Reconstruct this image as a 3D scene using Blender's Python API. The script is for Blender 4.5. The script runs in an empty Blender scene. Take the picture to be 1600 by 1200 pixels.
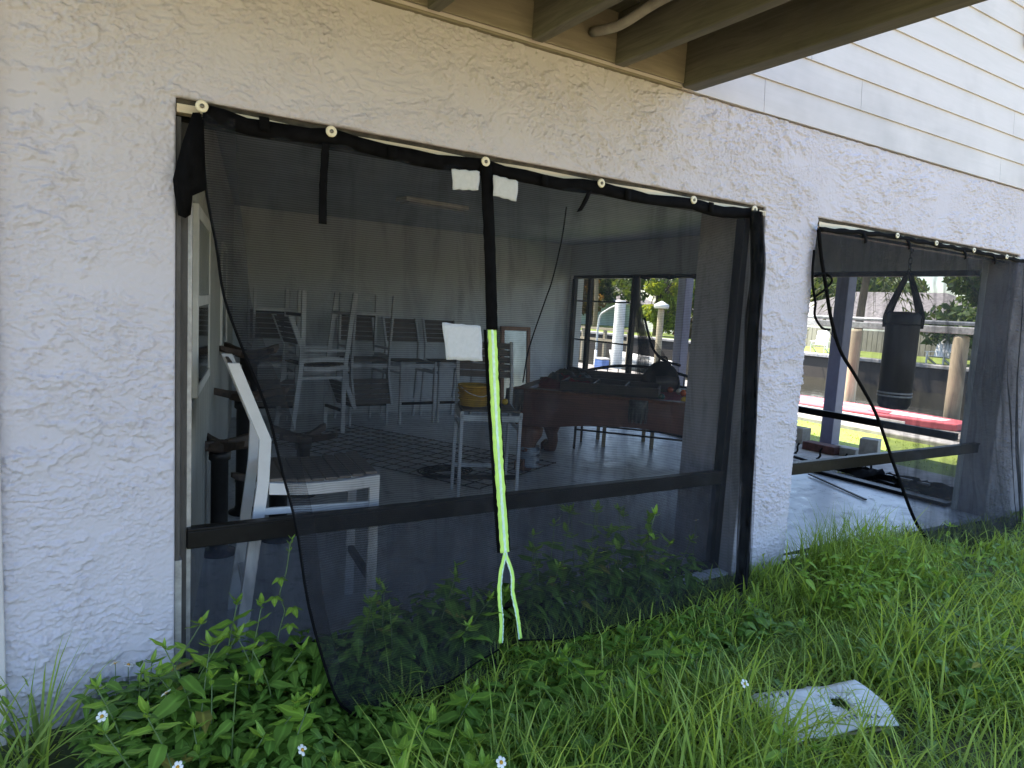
import bpy, bmesh, math, random
import numpy as np
from mathutils import Vector, Matrix, Euler, Quaternion
R = math.radians
random.seed(7)
rng = np.random.default_rng(11)
scene = bpy.context.scene
col = scene.collection

# ------------------------------------------------------------------ camera
cd = bpy.data.cameras.new('camera')
cam = bpy.data.objects.new('camera', cd)
col.objects.link(cam)
cd.sensor_fit = 'HORIZONTAL'; cd.sensor_width = 36.0; cd.lens = 1081.136 / 1600 * 36
cd.clip_start = 0.02; cd.clip_end = 900
YAW, PIT, ROL = 0.554172608, -0.111134426, 0.05746979
fw = Vector((math.sin(YAW) * math.cos(PIT), math.cos(YAW) * math.cos(PIT), math.sin(PIT)))
rt = Vector((math.cos(YAW), -math.sin(YAW), 0)); up = rt.cross(fw)
r2 = rt * math.cos(ROL) + up * math.sin(ROL); u2 = -rt * math.sin(ROL) + up * math.cos(ROL)
mw = Matrix((r2, u2, -fw)).transposed().to_4x4(); mw.translation = Vector((0, -2.75, 1.55))
cam.matrix_world = mw
scene.camera = cam

# ------------------------------------------------------------------ world, sun, exposure
SUN_EL, SUN_ROT = 64.0, -24.0
world = bpy.data.worlds.new('World'); scene.world = world; world.use_nodes = True
wn = world.node_tree.nodes; wl = world.node_tree.links
sky = wn.new('ShaderNodeTexSky'); sky.sky_type = 'NISHITA'; sky.sun_disc = False
sky.sun_elevation = R(SUN_EL); sky.sun_rotation = R(SUN_ROT)
sky.air_density = 1.0; sky.dust_density = 1.0; sky.ozone_density = 1.0
wl.new(sky.outputs[0], wn['Background'].inputs[0]); wn['Background'].inputs[1].default_value = 0.15
sd = bpy.data.lights.new('sun', 'SUN'); sd.energy = 5.0; sd.angle = R(0.5); sd.color = (1.0, 0.93, 0.82)
sun = bpy.data.objects.new('sun', sd); col.objects.link(sun)
sdir = Vector((math.sin(R(SUN_ROT)) * math.cos(R(SUN_EL)), math.cos(R(SUN_ROT)) * math.cos(R(SUN_EL)), math.sin(R(SUN_EL))))
sun.rotation_euler = sdir.to_track_quat('Z', 'Y').to_euler()
vs = scene.view_settings
vs.view_transform = 'Standard'; vs.look = 'None'; vs.gamma = 1.0; vs.use_curve_mapping = False
vs.exposure = 2.05
cy = scene.cycles
cy.use_denoising = True; cy.max_bounces = 8; cy.diffuse_bounces = 5; cy.glossy_bounces = 3
cy.transmission_bounces = 4; cy.transparent_max_bounces = 24; cy.sample_clamp_indirect = 6.0
cy.caustics_reflective = False; cy.caustics_refractive = False

# ------------------------------------------------------------------ materials
MATS = {}
def nd(t, typ, x=0, **kw):
    n = t.nodes.new(typ)
    for k, v in kw.items():
        if hasattr(n, k): setattr(n, k, v)
        else: n.inputs[k].default_value = v
    return n

def base_mat(name):
    m = bpy.data.materials.new(name); m.use_nodes = True
    MATS[name] = m
    return m, m.node_tree, m.node_tree.nodes['Principled BSDF']

def noise(t, scale, detail=4, rough=.55, dist=0, vec=None):
    n = t.nodes.new('ShaderNodeTexNoise')
    n.inputs['Scale'].default_value = scale; n.inputs['Detail'].default_value = detail
    n.inputs['Roughness'].default_value = rough; n.inputs['Distortion'].default_value = dist
    if vec is not None: t.links.new(vec, n.inputs['Vector'])
    return n
def coords(t, scale=(1, 1, 1), rot=(0, 0, 0), kind='Object'):
    c = t.nodes.new('ShaderNodeTexCoord'); m = t.nodes.new('ShaderNodeMapping')
    m.inputs['Scale'].default_value = scale; m.inputs['Rotation'].default_value = rot
    t.links.new(c.outputs[kind], m.inputs['Vector'])
    return m.outputs[0]
def ramp(t, src, stops):
    r = t.nodes.new('ShaderNodeValToRGB'); cr = r.color_ramp
    while len(cr.elements) < len(stops): cr.elements.new(.5)
    for e, (p, c) in zip(cr.elements, stops):
        e.position = p; e.color = (c, c, c, 1) if not isinstance(c, (tuple, list)) else (*c, 1)
    t.links.new(src, r.inputs[0]); return r.outputs[0]
def math_n(t, op, a, b, c=None):
    m = t.nodes.new('ShaderNodeMath'); m.operation = op
    for i, v in enumerate((a, b, c)):
        if v is None: continue
        if isinstance(v, (int, float)): m.inputs[i].default_value = v
        else: t.links.new(v, m.inputs[i])
    return m.outputs[0]
def bump(t, b, h, strength=.4, dist=.01):
    n = t.nodes.new('ShaderNodeBump'); n.inputs['Strength'].default_value = strength; n.inputs['Distance'].default_value = dist
    t.links.new(h, n.inputs['Height']); t.links.new(n.outputs[0], b.inputs['Normal'])
def mixc(t, fac, a, b):
    m = t.nodes.new('ShaderNodeMix'); m.data_type = 'RGBA'
    for s, v in ((0, fac), (6, a), (7, b)):
        if isinstance(v, (int, float)): m.inputs[s].default_value = v
        elif isinstance(v, tuple): m.inputs[s].default_value = (*v, 1)
        else: t.links.new(v, m.inputs[s])
    return m.outputs[2]

def plain(name, c, rough=.5, var=.15, scale=8, metal=0, bumps=0, bscale=60, stretch=(1, 1, 1), spec=.5, c2=None, dist=.004):
    """mottled colour + fine relief"""
    m, t, b = base_mat(name)
    v = coords(t, stretch)
    n = noise(t, scale, 5, .6, .3, v)
    f = ramp(t, n.outputs[0], [(.3, 0.), (.7, 1.)])
    c2 = c2 or tuple(max(0, x * (1 - 2.2 * var)) for x in c)
    t.links.new(mixc(t, f, c2, tuple(x * (1 + .4 * var) for x in c)), b.inputs['Base Color'])
    b.inputs['Roughness'].default_value = rough; b.inputs['Metallic'].default_value = metal
    b.inputs['Specular IOR Level'].default_value = spec
    if bumps: bump(t, b, noise(t, bscale, 3, .6, 0, v).outputs[0], bumps, dist)
    return m

def stucco(name, c, amount=1.0):
    """skip-trowel stucco: flat plateaus broken by thin ragged trowel ridges"""
    m, t, b = base_mat(name)
    v = coords(t, (1, 1, 1))
    warp = noise(t, 1.1, 2, .5, 0, v)
    va = t.nodes.new('ShaderNodeVectorMath'); va.operation = 'MULTIPLY_ADD'
    va.inputs[1].default_value = (.9, .9, .5)
    t.links.new(warp.outputs[1], va.inputs[0]); t.links.new(v, va.inputs[2])
    mp = t.nodes.new('ShaderNodeMapping'); mp.inputs['Scale'].default_value = (.75, .75, 1.9)
    t.links.new(va.outputs[0], mp.inputs[0])
    jag = noise(t, 38, 4, .65, 0, v)
    def steps(n, lv, amp):
        src = math_n(t, 'MULTIPLY_ADD', jag.outputs[0], amp, n.outputs[0]); out = None
        for p, w in lv:
            r_ = math_n(t, 'MULTIPLY', ramp(t, src, [(p, 0.), (p + .012, 1.)]), w)
            out = r_ if out is None else math_n(t, 'ADD', out, r_)
        return out
    n1 = noise(t, 3.4, 3, .55, .3, mp.outputs[0]); n2 = noise(t, 7.0, 4, .6, .5, mp.outputs[0]); n3 = noise(t, 17, 4, .62, .4, mp.outputs[0])
    h1 = steps(n1, ((.52, .6), (.60, .6), (.68, .6)), .20)
    h2 = steps(n2, ((.54, .5), (.64, .5), (.74, .5)), .28)
    h3 = steps(n3, ((.66, .35), (.76, .35)), .30)
    msk = ramp(t, noise(t, 1.9, 3, .6, .4, v).outputs[0], [(.40, .10), (.58, 1.)])
    h = math_n(t, 'ADD', h1, math_n(t, 'MULTIPLY', h2, msk))
    h = math_n(t, 'MULTIPLY_ADD', h3, msk, h)
    h = math_n(t, 'MULTIPLY_ADD', noise(t, 70, 4, .65, 0, v).outputs[0], .40, h)
    if amount is None: bump(t, b, noise(t, 240, 3, .65, 0, v).outputs[0], .35, .0012)
    else: bump(t, b, h, .8 * amount, .0040)
    st = noise(t, 1.4, 5, .6, .4, v)
    c1 = mixc(t, ramp(t, st.outputs[0], [(.35, 0.), (.65, 1.)]), tuple(x * .94 for x in c), c)
    sp = ramp(t, noise(t, 55, 2, .5, 0, v).outputs[0], [(.74, 0.), (.80, 1.)])
    c1 = mixc(t, math_n(t, 'MULTIPLY', sp, .3), c1, tuple(x * .6 for x in c))
    # splash dirt low on the wall and faint run stains
    sp_ = t.nodes.new('ShaderNodeSeparateXYZ'); t.links.new(v, sp_.inputs[0])
    gr = math_n(t, 'ADD', sp_.outputs['Z'], math_n(t, 'MULTIPLY', noise(t, 6, 5, .7, .4, v).outputs[0], .5))
    c1 = mixc(t, math_n(t, 'MULTIPLY', ramp(t, gr, [(.10, 1.), (.42, 0.)]), .4), c1, (.20, .18, .14))
    rn = noise(t, 1.0, 5, .65, .2, coords(t, (9, 9, .8)))
    c1 = mixc(t, math_n(t, 'MULTIPLY', ramp(t, rn.outputs[0], [(.58, 0.), (.76, 1.)]), .14), c1, tuple(x * .62 for x in c))
    t.links.new(c1, b.inputs['Base Color']); b.inputs['Roughness'].default_value = .75
    b.inputs['Specular IOR Level'].default_value = .25
    return m

def wood(name, c, c2, rough=.6, axis=0, bumps=.3, scale=1.0):
    m, t, b = base_mat(name)
    s = [14 * scale] * 3; s[axis] = 1.2 * scale
    v = coords(t, tuple(s))
    n = noise(t, 2.2, 7, .65, 1.2, v)
    n2 = noise(t, 9, 4, .6, .3, v)
    f = ramp(t, n.outputs[0], [(.3, 0.), (.72, 1.)])
    cc = mixc(t, f, c2, c)
    big = noise(t, 1.3, 4, .6, .2, coords(t))
    cc = mixc(t, math_n(t, 'MULTIPLY', ramp(t, big.outputs[0], [(.45, 0.), (.7, 1.)]), .45), cc, tuple(x * .6 for x in c2))
    t.links.new(cc, b.inputs['Base Color']); b.inputs['Roughness'].default_value = rough
    bump(t, b, n2.outputs[0], bumps, .003)
    return m

def meshcloth(name, cover=.55, c=(.017, .018, .021), period=.0078, amp=.16, streak=12):
    """knitted shade netting: holes between threads let the view through"""
    m, t, b = base_mat(name)
    tr = t.nodes.new('ShaderNodeBsdfTransparent'); mx = t.nodes.new('ShaderNodeMixShader')
    v = coords(t)
    w = t.nodes.new('ShaderNodeTexWave'); w.wave_type = 'BANDS'; w.bands_direction = 'Z'
    w.inputs['Scale'].default_value = 2 * math.pi / 20 / period; w.inputs['Distortion'].default_value = 1.2
    w.inputs['Detail'].default_value = 1.5; w.inputs['Detail Scale'].default_value = .02
    t.links.new(v, w.inputs['Vector'])
    n = noise(t, 2.2, 5, .6, .6, v)
    dust = noise(t, 9, 6, .7, 1.0, v)
    f = math_n(t, 'MULTIPLY_ADD', w.outputs['Fac'], amp, cover - amp * .5)
    f = math_n(t, 'ADD', f, math_n(t, 'MULTIPLY', math_n(t, 'SUBTRACT', n.outputs[0], .5), .36))
    stk = noise(t, 1.0, 4, .6, .6, coords(t, (9, 9, 1.6), (0, R(streak), 0)))
    f = math_n(t, 'ADD', f, math_n(t, 'MULTIPLY', ramp(t, stk.outputs[0], [(.48, 0.), (.72, 1.)]), .22))
    lw = t.nodes.new('ShaderNodeLayerWeight'); lw.inputs[0].default_value = .5
    f = math_n(t, 'ADD', f, math_n(t, 'MULTIPLY', math_n(t, 'POWER', lw.outputs['Facing'], 3), .35))
    cl = t.nodes.new('ShaderNodeClamp'); t.links.new(f, cl.inputs[0])
    cc = mixc(t, ramp(t, dust.outputs[0], [(.5, 0.), (.8, 1.)]), c, tuple(x * 2 + .006 for x in c))
    t.links.new(cc, b.inputs['Base Color']); b.inputs['Roughness'].default_value = .85; b.inputs['Specular IOR Level'].default_value = .04
    t.links.new(cl.outputs[0], mx.inputs[0]); t.links.new(tr.outputs[0], mx.inputs[1]); t.links.new(b.outputs[0], mx.inputs[2])
    t.links.new(mx.outputs[0], t.nodes['Material Output'].inputs[0])
    return m

def leafmat(name, c, c2, trans=.35, rough=.45, veins=False):
    m, t, b = base_mat(name)
    v = coords(t)
    oi = t.nodes.new('ShaderNodeObjectInfo')
    at = t.nodes.new('ShaderNodeAttribute'); at.attribute_name = 'tint'
    f = math_n(t, 'FRACT', math_n(t, 'ADD', oi.outputs['Random'], at.outputs['Fac']), 0)
    n = noise(t, 40, 3, .6, 0, v)
    f2 = math_n(t, 'MULTIPLY_ADD', n.outputs[0], .4, math_n(t, 'MULTIPLY', f, .7))
    cc = mixc(t, f2, c2, c)
    if veins:
        uvn = t.nodes.new('ShaderNodeAttribute'); uvn.attribute_name = 'mid'
        cc = mixc(t, math_n(t, 'MULTIPLY', ramp(t, uvn.outputs['Fac'], [(.75, 0.), (1., 1.)]), .45), cc, tuple(min(1, x * 2.2) for x in c))
    t.links.new(cc, b.inputs['Base Color']); b.inputs['Roughness'].default_value = rough
    b.inputs['Specular IOR Level'].default_value = .35
    tl = t.nodes.new('ShaderNodeBsdfTranslucent'); mx = t.nodes.new('ShaderNodeMixShader')
    hs = mixc(t, .5, cc, (c[0] * 1.8, c[1] * 1.5, c[2] * .6)); t.links.new(hs, tl.inputs[0])
    mx.inputs[0].default_value = trans
    t.links.new(b.outputs[0], mx.inputs[1]); t.links.new(tl.outputs[0], mx.inputs[2])
    t.links.new(mx.outputs[0], t.nodes['Material Output'].inputs[0])
    return m

M = {}
M['stucco'] = stucco('stucco_paint', (.475, .462, .52))
M['stucco_coat'] = stucco('stucco_coat', (.475, .462, .52), None)
M['stucco_in'] = stucco('interior_stucco', (.68, .71, .74), 1.0)
M['ceiling'] = plain('ceiling_paint', (.40, .44, .47), .6, .1, 3, bumps=.2, bscale=90)
M['siding'] = wood('siding_paint', (.53, .50, .505), (.48, .455, .455), .55, 0, .25, .7)
M['cream'] = wood('cream_trim', (.66, .58, .44), (.50, .42, .30), .5, 0, .3)
M['caulk'] = plain('dark_caulk_gap', (.06, .05, .035), .9, .4, 20, bumps=.6)
M['deckwood'] = wood('deck_wood', (.165, .155, .13), (.08, .077, .062), .7, 1, .5)
M['deckledger'] = wood('ledger_wood', (.24, .215, .17), (.16, .142, .11), .7, 0, .5)
M['blackframe'] = plain('black_frame_metal', (.008, .008, .009), .4, .5, 30, bumps=.25, bscale=40, c2=(.004, .004, .005), spec=.18)
M['peeling'] = plain('peeling_black_paint', (.03, .028, .028), .6, .5, 14, bumps=.8, bscale=35, c2=(.085, .08, .08), stretch=(2, 2, .5))
M['greyedge'] = plain('bare_aluminium', (.42, .42, .43), .5, .2, 20, metal=.4, bumps=.2)
M['floor'] = None
M['mesh'] = meshcloth('shade_netting', .43, amp=.26, period=.0085)
M['meshfine'] = meshcloth('black_netting', .56, streak=-38, amp=.10, period=.006)
M['screen'] = meshcloth('insect_screen', .20, c=(.03, .036, .055), period=.004, amp=.05)
M['band'] = plain('black_webbing', (.005, .005, .006), .85, .3, 25, bumps=.5, bscale=300, spec=.06)
M['zip'] = plain('neon_zip_tape', (.60, .88, .17), .6, .12, 18, bumps=.3, bscale=350, c2=(.46, .76, .15))
M['zipteeth'] = plain('pale_zip_teeth', (.62, .84, .66), .45, .12, 30, bumps=.3, bscale=250)
M['patch'] = plain('white_mesh_patch', (.47, .49, .52), .8, .05, 60, bumps=.4, bscale=420)
M['washer'] = plain('cream_washer', (.74, .69, .54), .35, .12, 60)
M['screw'] = plain('screw_steel', (.18, .16, .13), .4, .3, 60, metal=.7)
M['whitemetal'] = plain('white_powder_coat', (.66, .67, .70), .4, .06, 10, bumps=.05)
M['greymetal'] = plain('grey_powder_coat', (.68, .70, .74), .4, .1, 10)
M['slat'] = wood('brown_grey_slat', (.17, .145, .13), (.10, .085, .075), .6, 1, .3)
M['castiron'] = plain('rusty_cast_iron', (.10, .065, .045), .65, .4, 12, bumps=.5, bscale=45, c2=(.03, .022, .02))
M['darkcol'] = plain('black_column_paint', (.020, .017, .016), .5, .3, 10, bumps=.2)
M['mahog'] = wood('mahogany', (.17, .062, .045), (.085, .03, .022), .4, 0, .2)
M['mahogl'] = wood('worn_mahogany', (.22, .09, .05), (.11, .04, .022), .45, 2, .2)
M['felt'] = plain('red_felt', (.30, .035, .05), .95, .15, 10, bumps=.3, bscale=400)
M['darkbox'] = wood('dark_stained_board', (.055, .04, .034), (.03, .022, .02), .5, 0, .2)
M['leather'] = plain('grey_leather', (.12, .115, .11), .7, .3, 30, bumps=.4)
M['film'] = plain('plastic_wrap', (.38, .43, .50), .25, .2, 18, bumps=.6, bscale=25)
M['bagcloth'] = plain('black_nylon', (.006, .006, .008), .8, .3, 14, bumps=.5, bscale=30, spec=.15)
M['orange'] = plain('orange_ball', (.72, .16, .05), .2, .05)
M['yellow'] = plain('yellow_ball', (.75, .50, .05), .2, .05)
M['greenball'] = plain('dark_green_ball', (.02, .07, .05), .2, .1)
M['whiteball'] = plain('ivory_ball', (.75, .70, .60), .2, .05)
M['bucket'] = plain('yellow_plastic', (.62, .36, .015), .45, .15, 12, bumps=.1)
M['frameoak'] = wood('oak_frame', (.30, .13, .055), (.18, .07, .03), .4, 2, .15)
M['glassy'] = plain('dusty_mirror', (.50, .53, .52), .25, .15, 5, metal=.6)
M['purple'] = plain('purple_paint', (.15, .15, .26), .5, .1, 6, bumps=.1)
M['vinyl'] = plain('black_vinyl', (.009, .009, .012), .45, .3, 8, bumps=.25, bscale=22)
M['concrete'] = plain('grey_concrete', (.40, .38, .36), .9, .2, 8, bumps=.5, bscale=70)
M['brickdark'] = plain('dark_red_brick', (.11, .045, .04), .9, .3, 14, bumps=.5)
M['whitepaint'] = plain('white_paint', (.78, .77, .74), .5, .1, 6, bumps=.1)
M['tanwood'] = wood('weathered_piling', (.52, .44, .30), (.34, .28, .19), .85, 2, .5)
M['dockwood'] = wood('weathered_dock', (.40, .37, .34), (.25, .22, .19), .85, 1, .5)
M['darkwood'] = wood('wet_shaded_wood', (.06, .048, .036), (.03, .024, .02), .8, 0, .4)
M['roof'] = plain('grey_shingle', (.24, .22, .22), .9, .25, 5, bumps=.6, bscale=18)
M['tanwall'] = plain('tan_house_paint', (.55, .50, .43), .8, .08, 3)
M['bluewall'] = plain('pale_blue_paint', (.58, .70, .70), .8, .08, 3)
M['fencewood'] = wood('grey_fence_wood', (.36, .33, .30), (.24, .21, .19), .9, 2, .4)
M['darkglass'] = plain('dark_window_glass', (.02, .024, .028), .08, .2, 3)
M['palmtrunk'] = wood('palm_bark', (.26, .20, .14), (.15, .11, .08), .95, 2, .6)
M['bark'] = wood('tree_bark', (.13, .10, .075), (.07, .055, .04), .95, 2, .6)
M['treeleaf'] = leafmat('tree_foliage', (.10, .15, .035), (.035, .065, .018), .35)
M['treeyellow'] = leafmat('bright_foliage', (.26, .32, .04), (.11, .17, .025), .5)
M['treewarm'] = leafmat('reddish_foliage', (.20, .11, .04), (.06, .09, .025), .35)
M['palmleaf'] = leafmat('palm_fronds', (.10, .12, .04), (.05, .06, .025), .3)
M['grass'] = leafmat('grass_blades', (.30, .41, .07), (.095, .18, .032), .35, .4)
M['straw'] = leafmat('dry_straw', (.42, .36, .18), (.26, .21, .10), .3, .6)
M['tallgrass'] = leafmat('broad_grass_blades', (.44, .56, .10), (.20, .34, .05), .45, .4)
M['lawn'] = plain('lawn_green', (.20, .25, .035), .9, .3, 1.5, bumps=.8, bscale=30, c2=(.10, .14, .025))
M['bouncesand'] = plain('warm_bounce_sand', (.48, .34, .20), .95, .15, 2, bumps=.4, bscale=60)
M['soil'] = plain('weedy_soil', (.07, .075, .03), .95, .4, 5, bumps=.8, bscale=30, c2=(.03, .05, .015))
M['weed'] = leafmat('weed_leaf', (.16, .28, .045), (.06, .14, .022), .3, .42, veins=True)
M['weedbright'] = leafmat('young_weed_leaf', (.26, .40, .05), (.14, .27, .035), .35, .42, veins=True)
M['weedold'] = leafmat('yellowed_weed_leaf', (.34, .32, .06), (.22, .20, .05), .3, .55, veins=True)
M['stem'] = plain('green_stem', (.10, .16, .05), .6, .2, 20)
M['petal'] = plain('white_petal', (.80, .80, .76), .6, .04, 20)
M['flowereye'] = plain('orange_flower_eye', (.65, .34, .03), .7, .2, 200)
M['signwhite'] = None
M['redpaint'] = plain('red_vinyl', (.58, .12, .14), .5, .12, 4)
M['bluebits'] = plain('blue_plastic', (.12, .22, .55), .4, .1)
M['cord'] = plain('black_cord', (.006, .006, .006), .8, .2, spec=.1)
M['rust'] = plain('rusty_rebar', (.05, .035, .03), .85, .4, 40)
M['rubble'] = plain('dead_leaves', (.16, .11, .06), .95, .4, 20)

def floor_mat():
    m, t, b = base_mat('painted_concrete_floor')
    v = coords(t)
    n = noise(t, 1.7, 7, .65, .8, v); n2 = noise(t, 7, 6, .7, .4, v)
    f = ramp(t, n.outputs[0], [(.3, 0.), (.7, 1.)])
    c = mixc(t, f, (.42, .45, .49), (.66, .68, .72))
    c = mixc(t, ramp(t, n2.outputs[0], [(.55, 0.), (.75, 1.)]), c, (.20, .20, .21))
    t.links.new(c, b.inputs['Base Color'])
    t.links.new(ramp(t, n2.outputs[0], [(.3, .22), (.7, .5)]), b.inputs['Roughness'])
    bump(t, b, noise(t, 30, 4, .6, 0, v).outputs[0], .12, .004)
    return m
M['floor'] = floor_mat()

def sign_mat():
    """weathered white panel with rows of small dark printed marks"""
    m, t, b = base_mat('printed_white_panel')
    v = coords(t)
    sx = t.nodes.new('ShaderNodeSeparateXYZ'); t.links.new(v, sx.inputs[0])
    row = math_n(t, 'FRACT', math_n(t, 'MULTIPLY', sx.outputs['Y'], 11.0), 0)
    band = math_n(t, 'LESS_THAN', row, .30)
    nv = coords(t, (60, 11, 1))
    let = math_n(t, 'GREATER_THAN', noise(t, 1.0, 1, .5, 0, nv).outputs[0], .53)
    big = math_n(t, 'GREATER_THAN', noise(t, 4.5, 2, .5, 0, v).outputs[0], .56)
    k = math_n(t, 'MULTIPLY', math_n(t, 'MULTIPLY', band, let), big)
    dirt = ramp(t, noise(t, 9, 6, .7, .5, v).outputs[0], [(.45, 0.), (.8, 1.)])
    c = mixc(t, math_n(t, 'MULTIPLY', dirt, .5), (.74, .75, .76), (.40, .38, .33))
    c = mixc(t, k, c, (.05, .06, .10))
    t.links.new(c, b.inputs['Base Color']); b.inputs['Roughness'].default_value = .45
    return m
M['signwhite'] = sign_mat()

def water_mat():
    m, t, b = base_mat('canal_water')
    b.inputs['Base Color'].default_value = (.03, .028, .018, 1); b.inputs['Roughness'].default_value = .08; b.inputs['Specular IOR Level'].default_value = .3
    bump(t, b, noise(t, 2.5, 4, .6, .3, coords(t, (1, .5, 1))).outputs[0], .25, .05)
    return m
M['water'] = water_mat()

# ------------------------------------------------------------------ mesh helpers
class MB:
    def __init__(s): s.v = []; s.f = []; s.sm = []; s.attr = {}
    def add(s, vs, fs, smooth=False):
        o = len(s.v); s.v += [tuple(p) for p in vs]
        for f in fs: s.f.append(tuple(i + o for i in f)); s.sm.append(smooth)
        return s
    def box(s, a, b):
        (x0, y0, z0), (x1, y1, z1) = [tuple(map(min, zip(a, b))), tuple(map(max, zip(a, b)))]
        return s.add([(x0, y0, z0), (x1, y0, z0), (x1, y1, z0), (x0, y1, z0), (x0, y0, z1), (x1, y0, z1), (x1, y1, z1), (x0, y1, z1)],
                     [(0, 3, 2, 1), (4, 5, 6, 7), (0, 1, 5, 4), (1, 2, 6, 5), (2, 3, 7, 6), (3, 0, 4, 7)])
    def bar(s, p, q, w, h, upv=(0, 0, 1)):
        p, q = Vector(p), Vector(q); d = (q - p).normalized(); u = Vector(upv)
        if abs(d.dot(u)) > .98: u = Vector((1, 0, 0))
        r = d.cross(u).normalized(); u = r.cross(d).normalized()
        c = [(-w / 2, -h / 2), (w / 2, -h / 2), (w / 2, h / 2), (-w / 2, h / 2)]
        vs = [p + r * a + u * b for a, b in c] + [q + r * a + u * b for a, b in c]
        return s.add(vs, [(3, 2, 1, 0), (4, 5, 6, 7), (0, 1, 5, 4), (1, 2, 6, 5), (2, 3, 7, 6), (3, 0, 4, 7)])
    def tube(s, pts, r, n=8, cap=True):
        pts = [Vector(p) for p in pts]; vs = []; fs = []
        rr = r if isinstance(r, (list, tuple)) else [r] * len(pts)
        u = None
        for i, p in enumerate(pts):
            d = (pts[min(i + 1, len(pts) - 1)] - pts[max(i - 1, 0)]).normalized()
            if u is None:
                u = d.orthogonal().normalized()
            else:
                u = (u - d * u.dot(d))
                u = u.normalized() if u.length > 1e-6 else d.orthogonal().normalized()
            w = d.cross(u)
            for k in range(n):
                a = 2 * math.pi * k / n; vs.append(p + (u * math.cos(a) + w * math.sin(a)) * rr[i])
        for i in range(len(pts) - 1):
            for k in range(n):
                a, b = i * n + k, i * n + (k + 1) % n
                fs.append((a, b, b + n, a + n))
        if cap:
            fs.append(tuple(reversed(range(n)))); fs.append(tuple(range(len(vs) - n, len(vs))))
        return s.add(vs, fs, True)
    def lathe(s, prof, n=24, c=(0, 0, 0), axis='z'):
        vs = []; fs = []
        for r, z in prof:
            for k in range(n):
                a = 2 * math.pi * k / n
                p = (r * math.cos(a), r * math.sin(a), z)
                if axis == 'y': p = (p[0], -p[2], p[1])
                vs.append((p[0] + c[0], p[1] + c[1], p[2] + c[2]))
        for i in range(len(prof) - 1):
            for k in range(n):
                a, b = i * n + k, i * n + (k + 1) % n
                fs.append((a, b, b + n, a + n))
        fs.append(tuple(reversed(range(n)))); fs.append(tuple(range(len(vs) - n, len(vs))))
        return s.add(vs, fs, True)
    def prism(s, poly, a, b, axis=1):
        """poly of 2D points extruded from a to b along axis"""
        def P(u, v, w):
            return {0: (w, u, v), 1: (u, w, v), 2: (u, v, w)}[axis]
        n = len(poly)
        vs = [P(u, v, a) for u, v in poly] + [P(u, v, b) for u, v in poly]
        fs = [tuple(range(n)), tuple(reversed(range(n, 2 * n)))] + [(i, i + n, (i + 1) % n + n, (i + 1) % n) for i in range(n)]
        return s.add(vs, fs)
    def grid(s, rows, smooth=True):
        n = len(rows[0]); vs = [p for r in rows for p in r]
        fs = [(i * n + j, i * n + j + 1, (i + 1) * n + j + 1, (i + 1) * n + j) for i in range(len(rows) - 1) for j in range(n - 1)]
        return s.add(vs, fs, smooth)
    def mesh(s, name, m):
        me = bpy.data.meshes.new(name); me.from_pydata(s.v, [], s.f); me.materials.append(m)
        me.polygons.foreach_set('use_smooth', s.sm)
        bm = bmesh.new(); bm.from_mesh(me); bmesh.ops.recalc_face_normals(bm, faces=bm.faces); bm.to_mesh(me); bm.free()
        return me
    def build(s, name, m, parent=None, bevel=0, thick=0, **kw):
        return link(name, s.mesh(name, m), parent, bevel, thick, **kw)

def link(name, me, parent=None, bevel=0, thick=0, loc=None, rot=None, **kw):
    o = bpy.data.objects.new(name, me); col.objects.link(o)
    if parent is not None: o.parent = parent
    if loc: o.location = loc
    if rot: o.rotation_euler = rot
    if thick:
        md = o.modifiers.new('thickness', 'SOLIDIFY'); md.thickness = thick; md.offset = 0
    if bevel:
        md = o.modifiers.new('edge', 'BEVEL'); md.width = bevel; md.segments = 2; md.limit_method = 'ANGLE'; md.angle_limit = R(40)
    for k, v in kw.items(): o[k] = v
    return o
def tag(o, label, cat, group=None):
    o['label'] = label; o['category'] = cat
    if group: o['group'] = group
    return o
def thing(name, label, cat, loc=(0, 0, 0), rz=0, group=None):
    o = bpy.data.objects.new(name, None); col.objects.link(o); o.empty_display_size = .1
    o.location = loc; o.rotation_euler = (0, 0, rz)
    return tag(o, label, cat, group)
def struct(o): o['kind'] = 'structure'; return o
def children(o): return [c for c in bpy.data.objects if c.parent == o]
KIDS = {}
def copy_tree(o, parent=None):
    c = o.copy(); col.objects.link(c)
    if parent is not None: c.parent = parent
    for ch in KIDS.setdefault(o.name, children(o)): copy_tree(ch, c)
    return c
def lerp(a, b, t): return tuple(x + (y - x) * t for x, y in zip(a, b))
def polyat(pts, t):
    """point at fraction t of a polyline (by length)"""
    P = [Vector(p) for p in pts]; L = [0]
    for a, b in zip(P, P[1:]): L.append(L[-1] + (b - a).length)
    d = t * L[-1]
    for i in range(len(P) - 1):
        if d <= L[i + 1] + 1e-9:
            return P[i].lerp(P[i + 1], (d - L[i]) / max(1e-9, L[i + 1] - L[i]))
    return P[-1]
def smooth_poly(pts, n):
    """Catmull-Rom through points"""
    P = [Vector(p) for p in pts]; P = [P[0] * 2 - P[1]] + P + [P[-1] * 2 - P[-2]]
    out = []; m = len(P) - 3
    for k in range(n + 1):
        u = k / n * m; i = min(int(u), m - 1); t = u - i
        a, b, c, d = P[i:i + 4]
        out.append(.5 * ((2 * b) + (c - a) * t + (2 * a - 5 * b + 4 * c - d) * t * t + (3 * b - a - 3 * c + d) * t ** 3))
    return out

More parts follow.
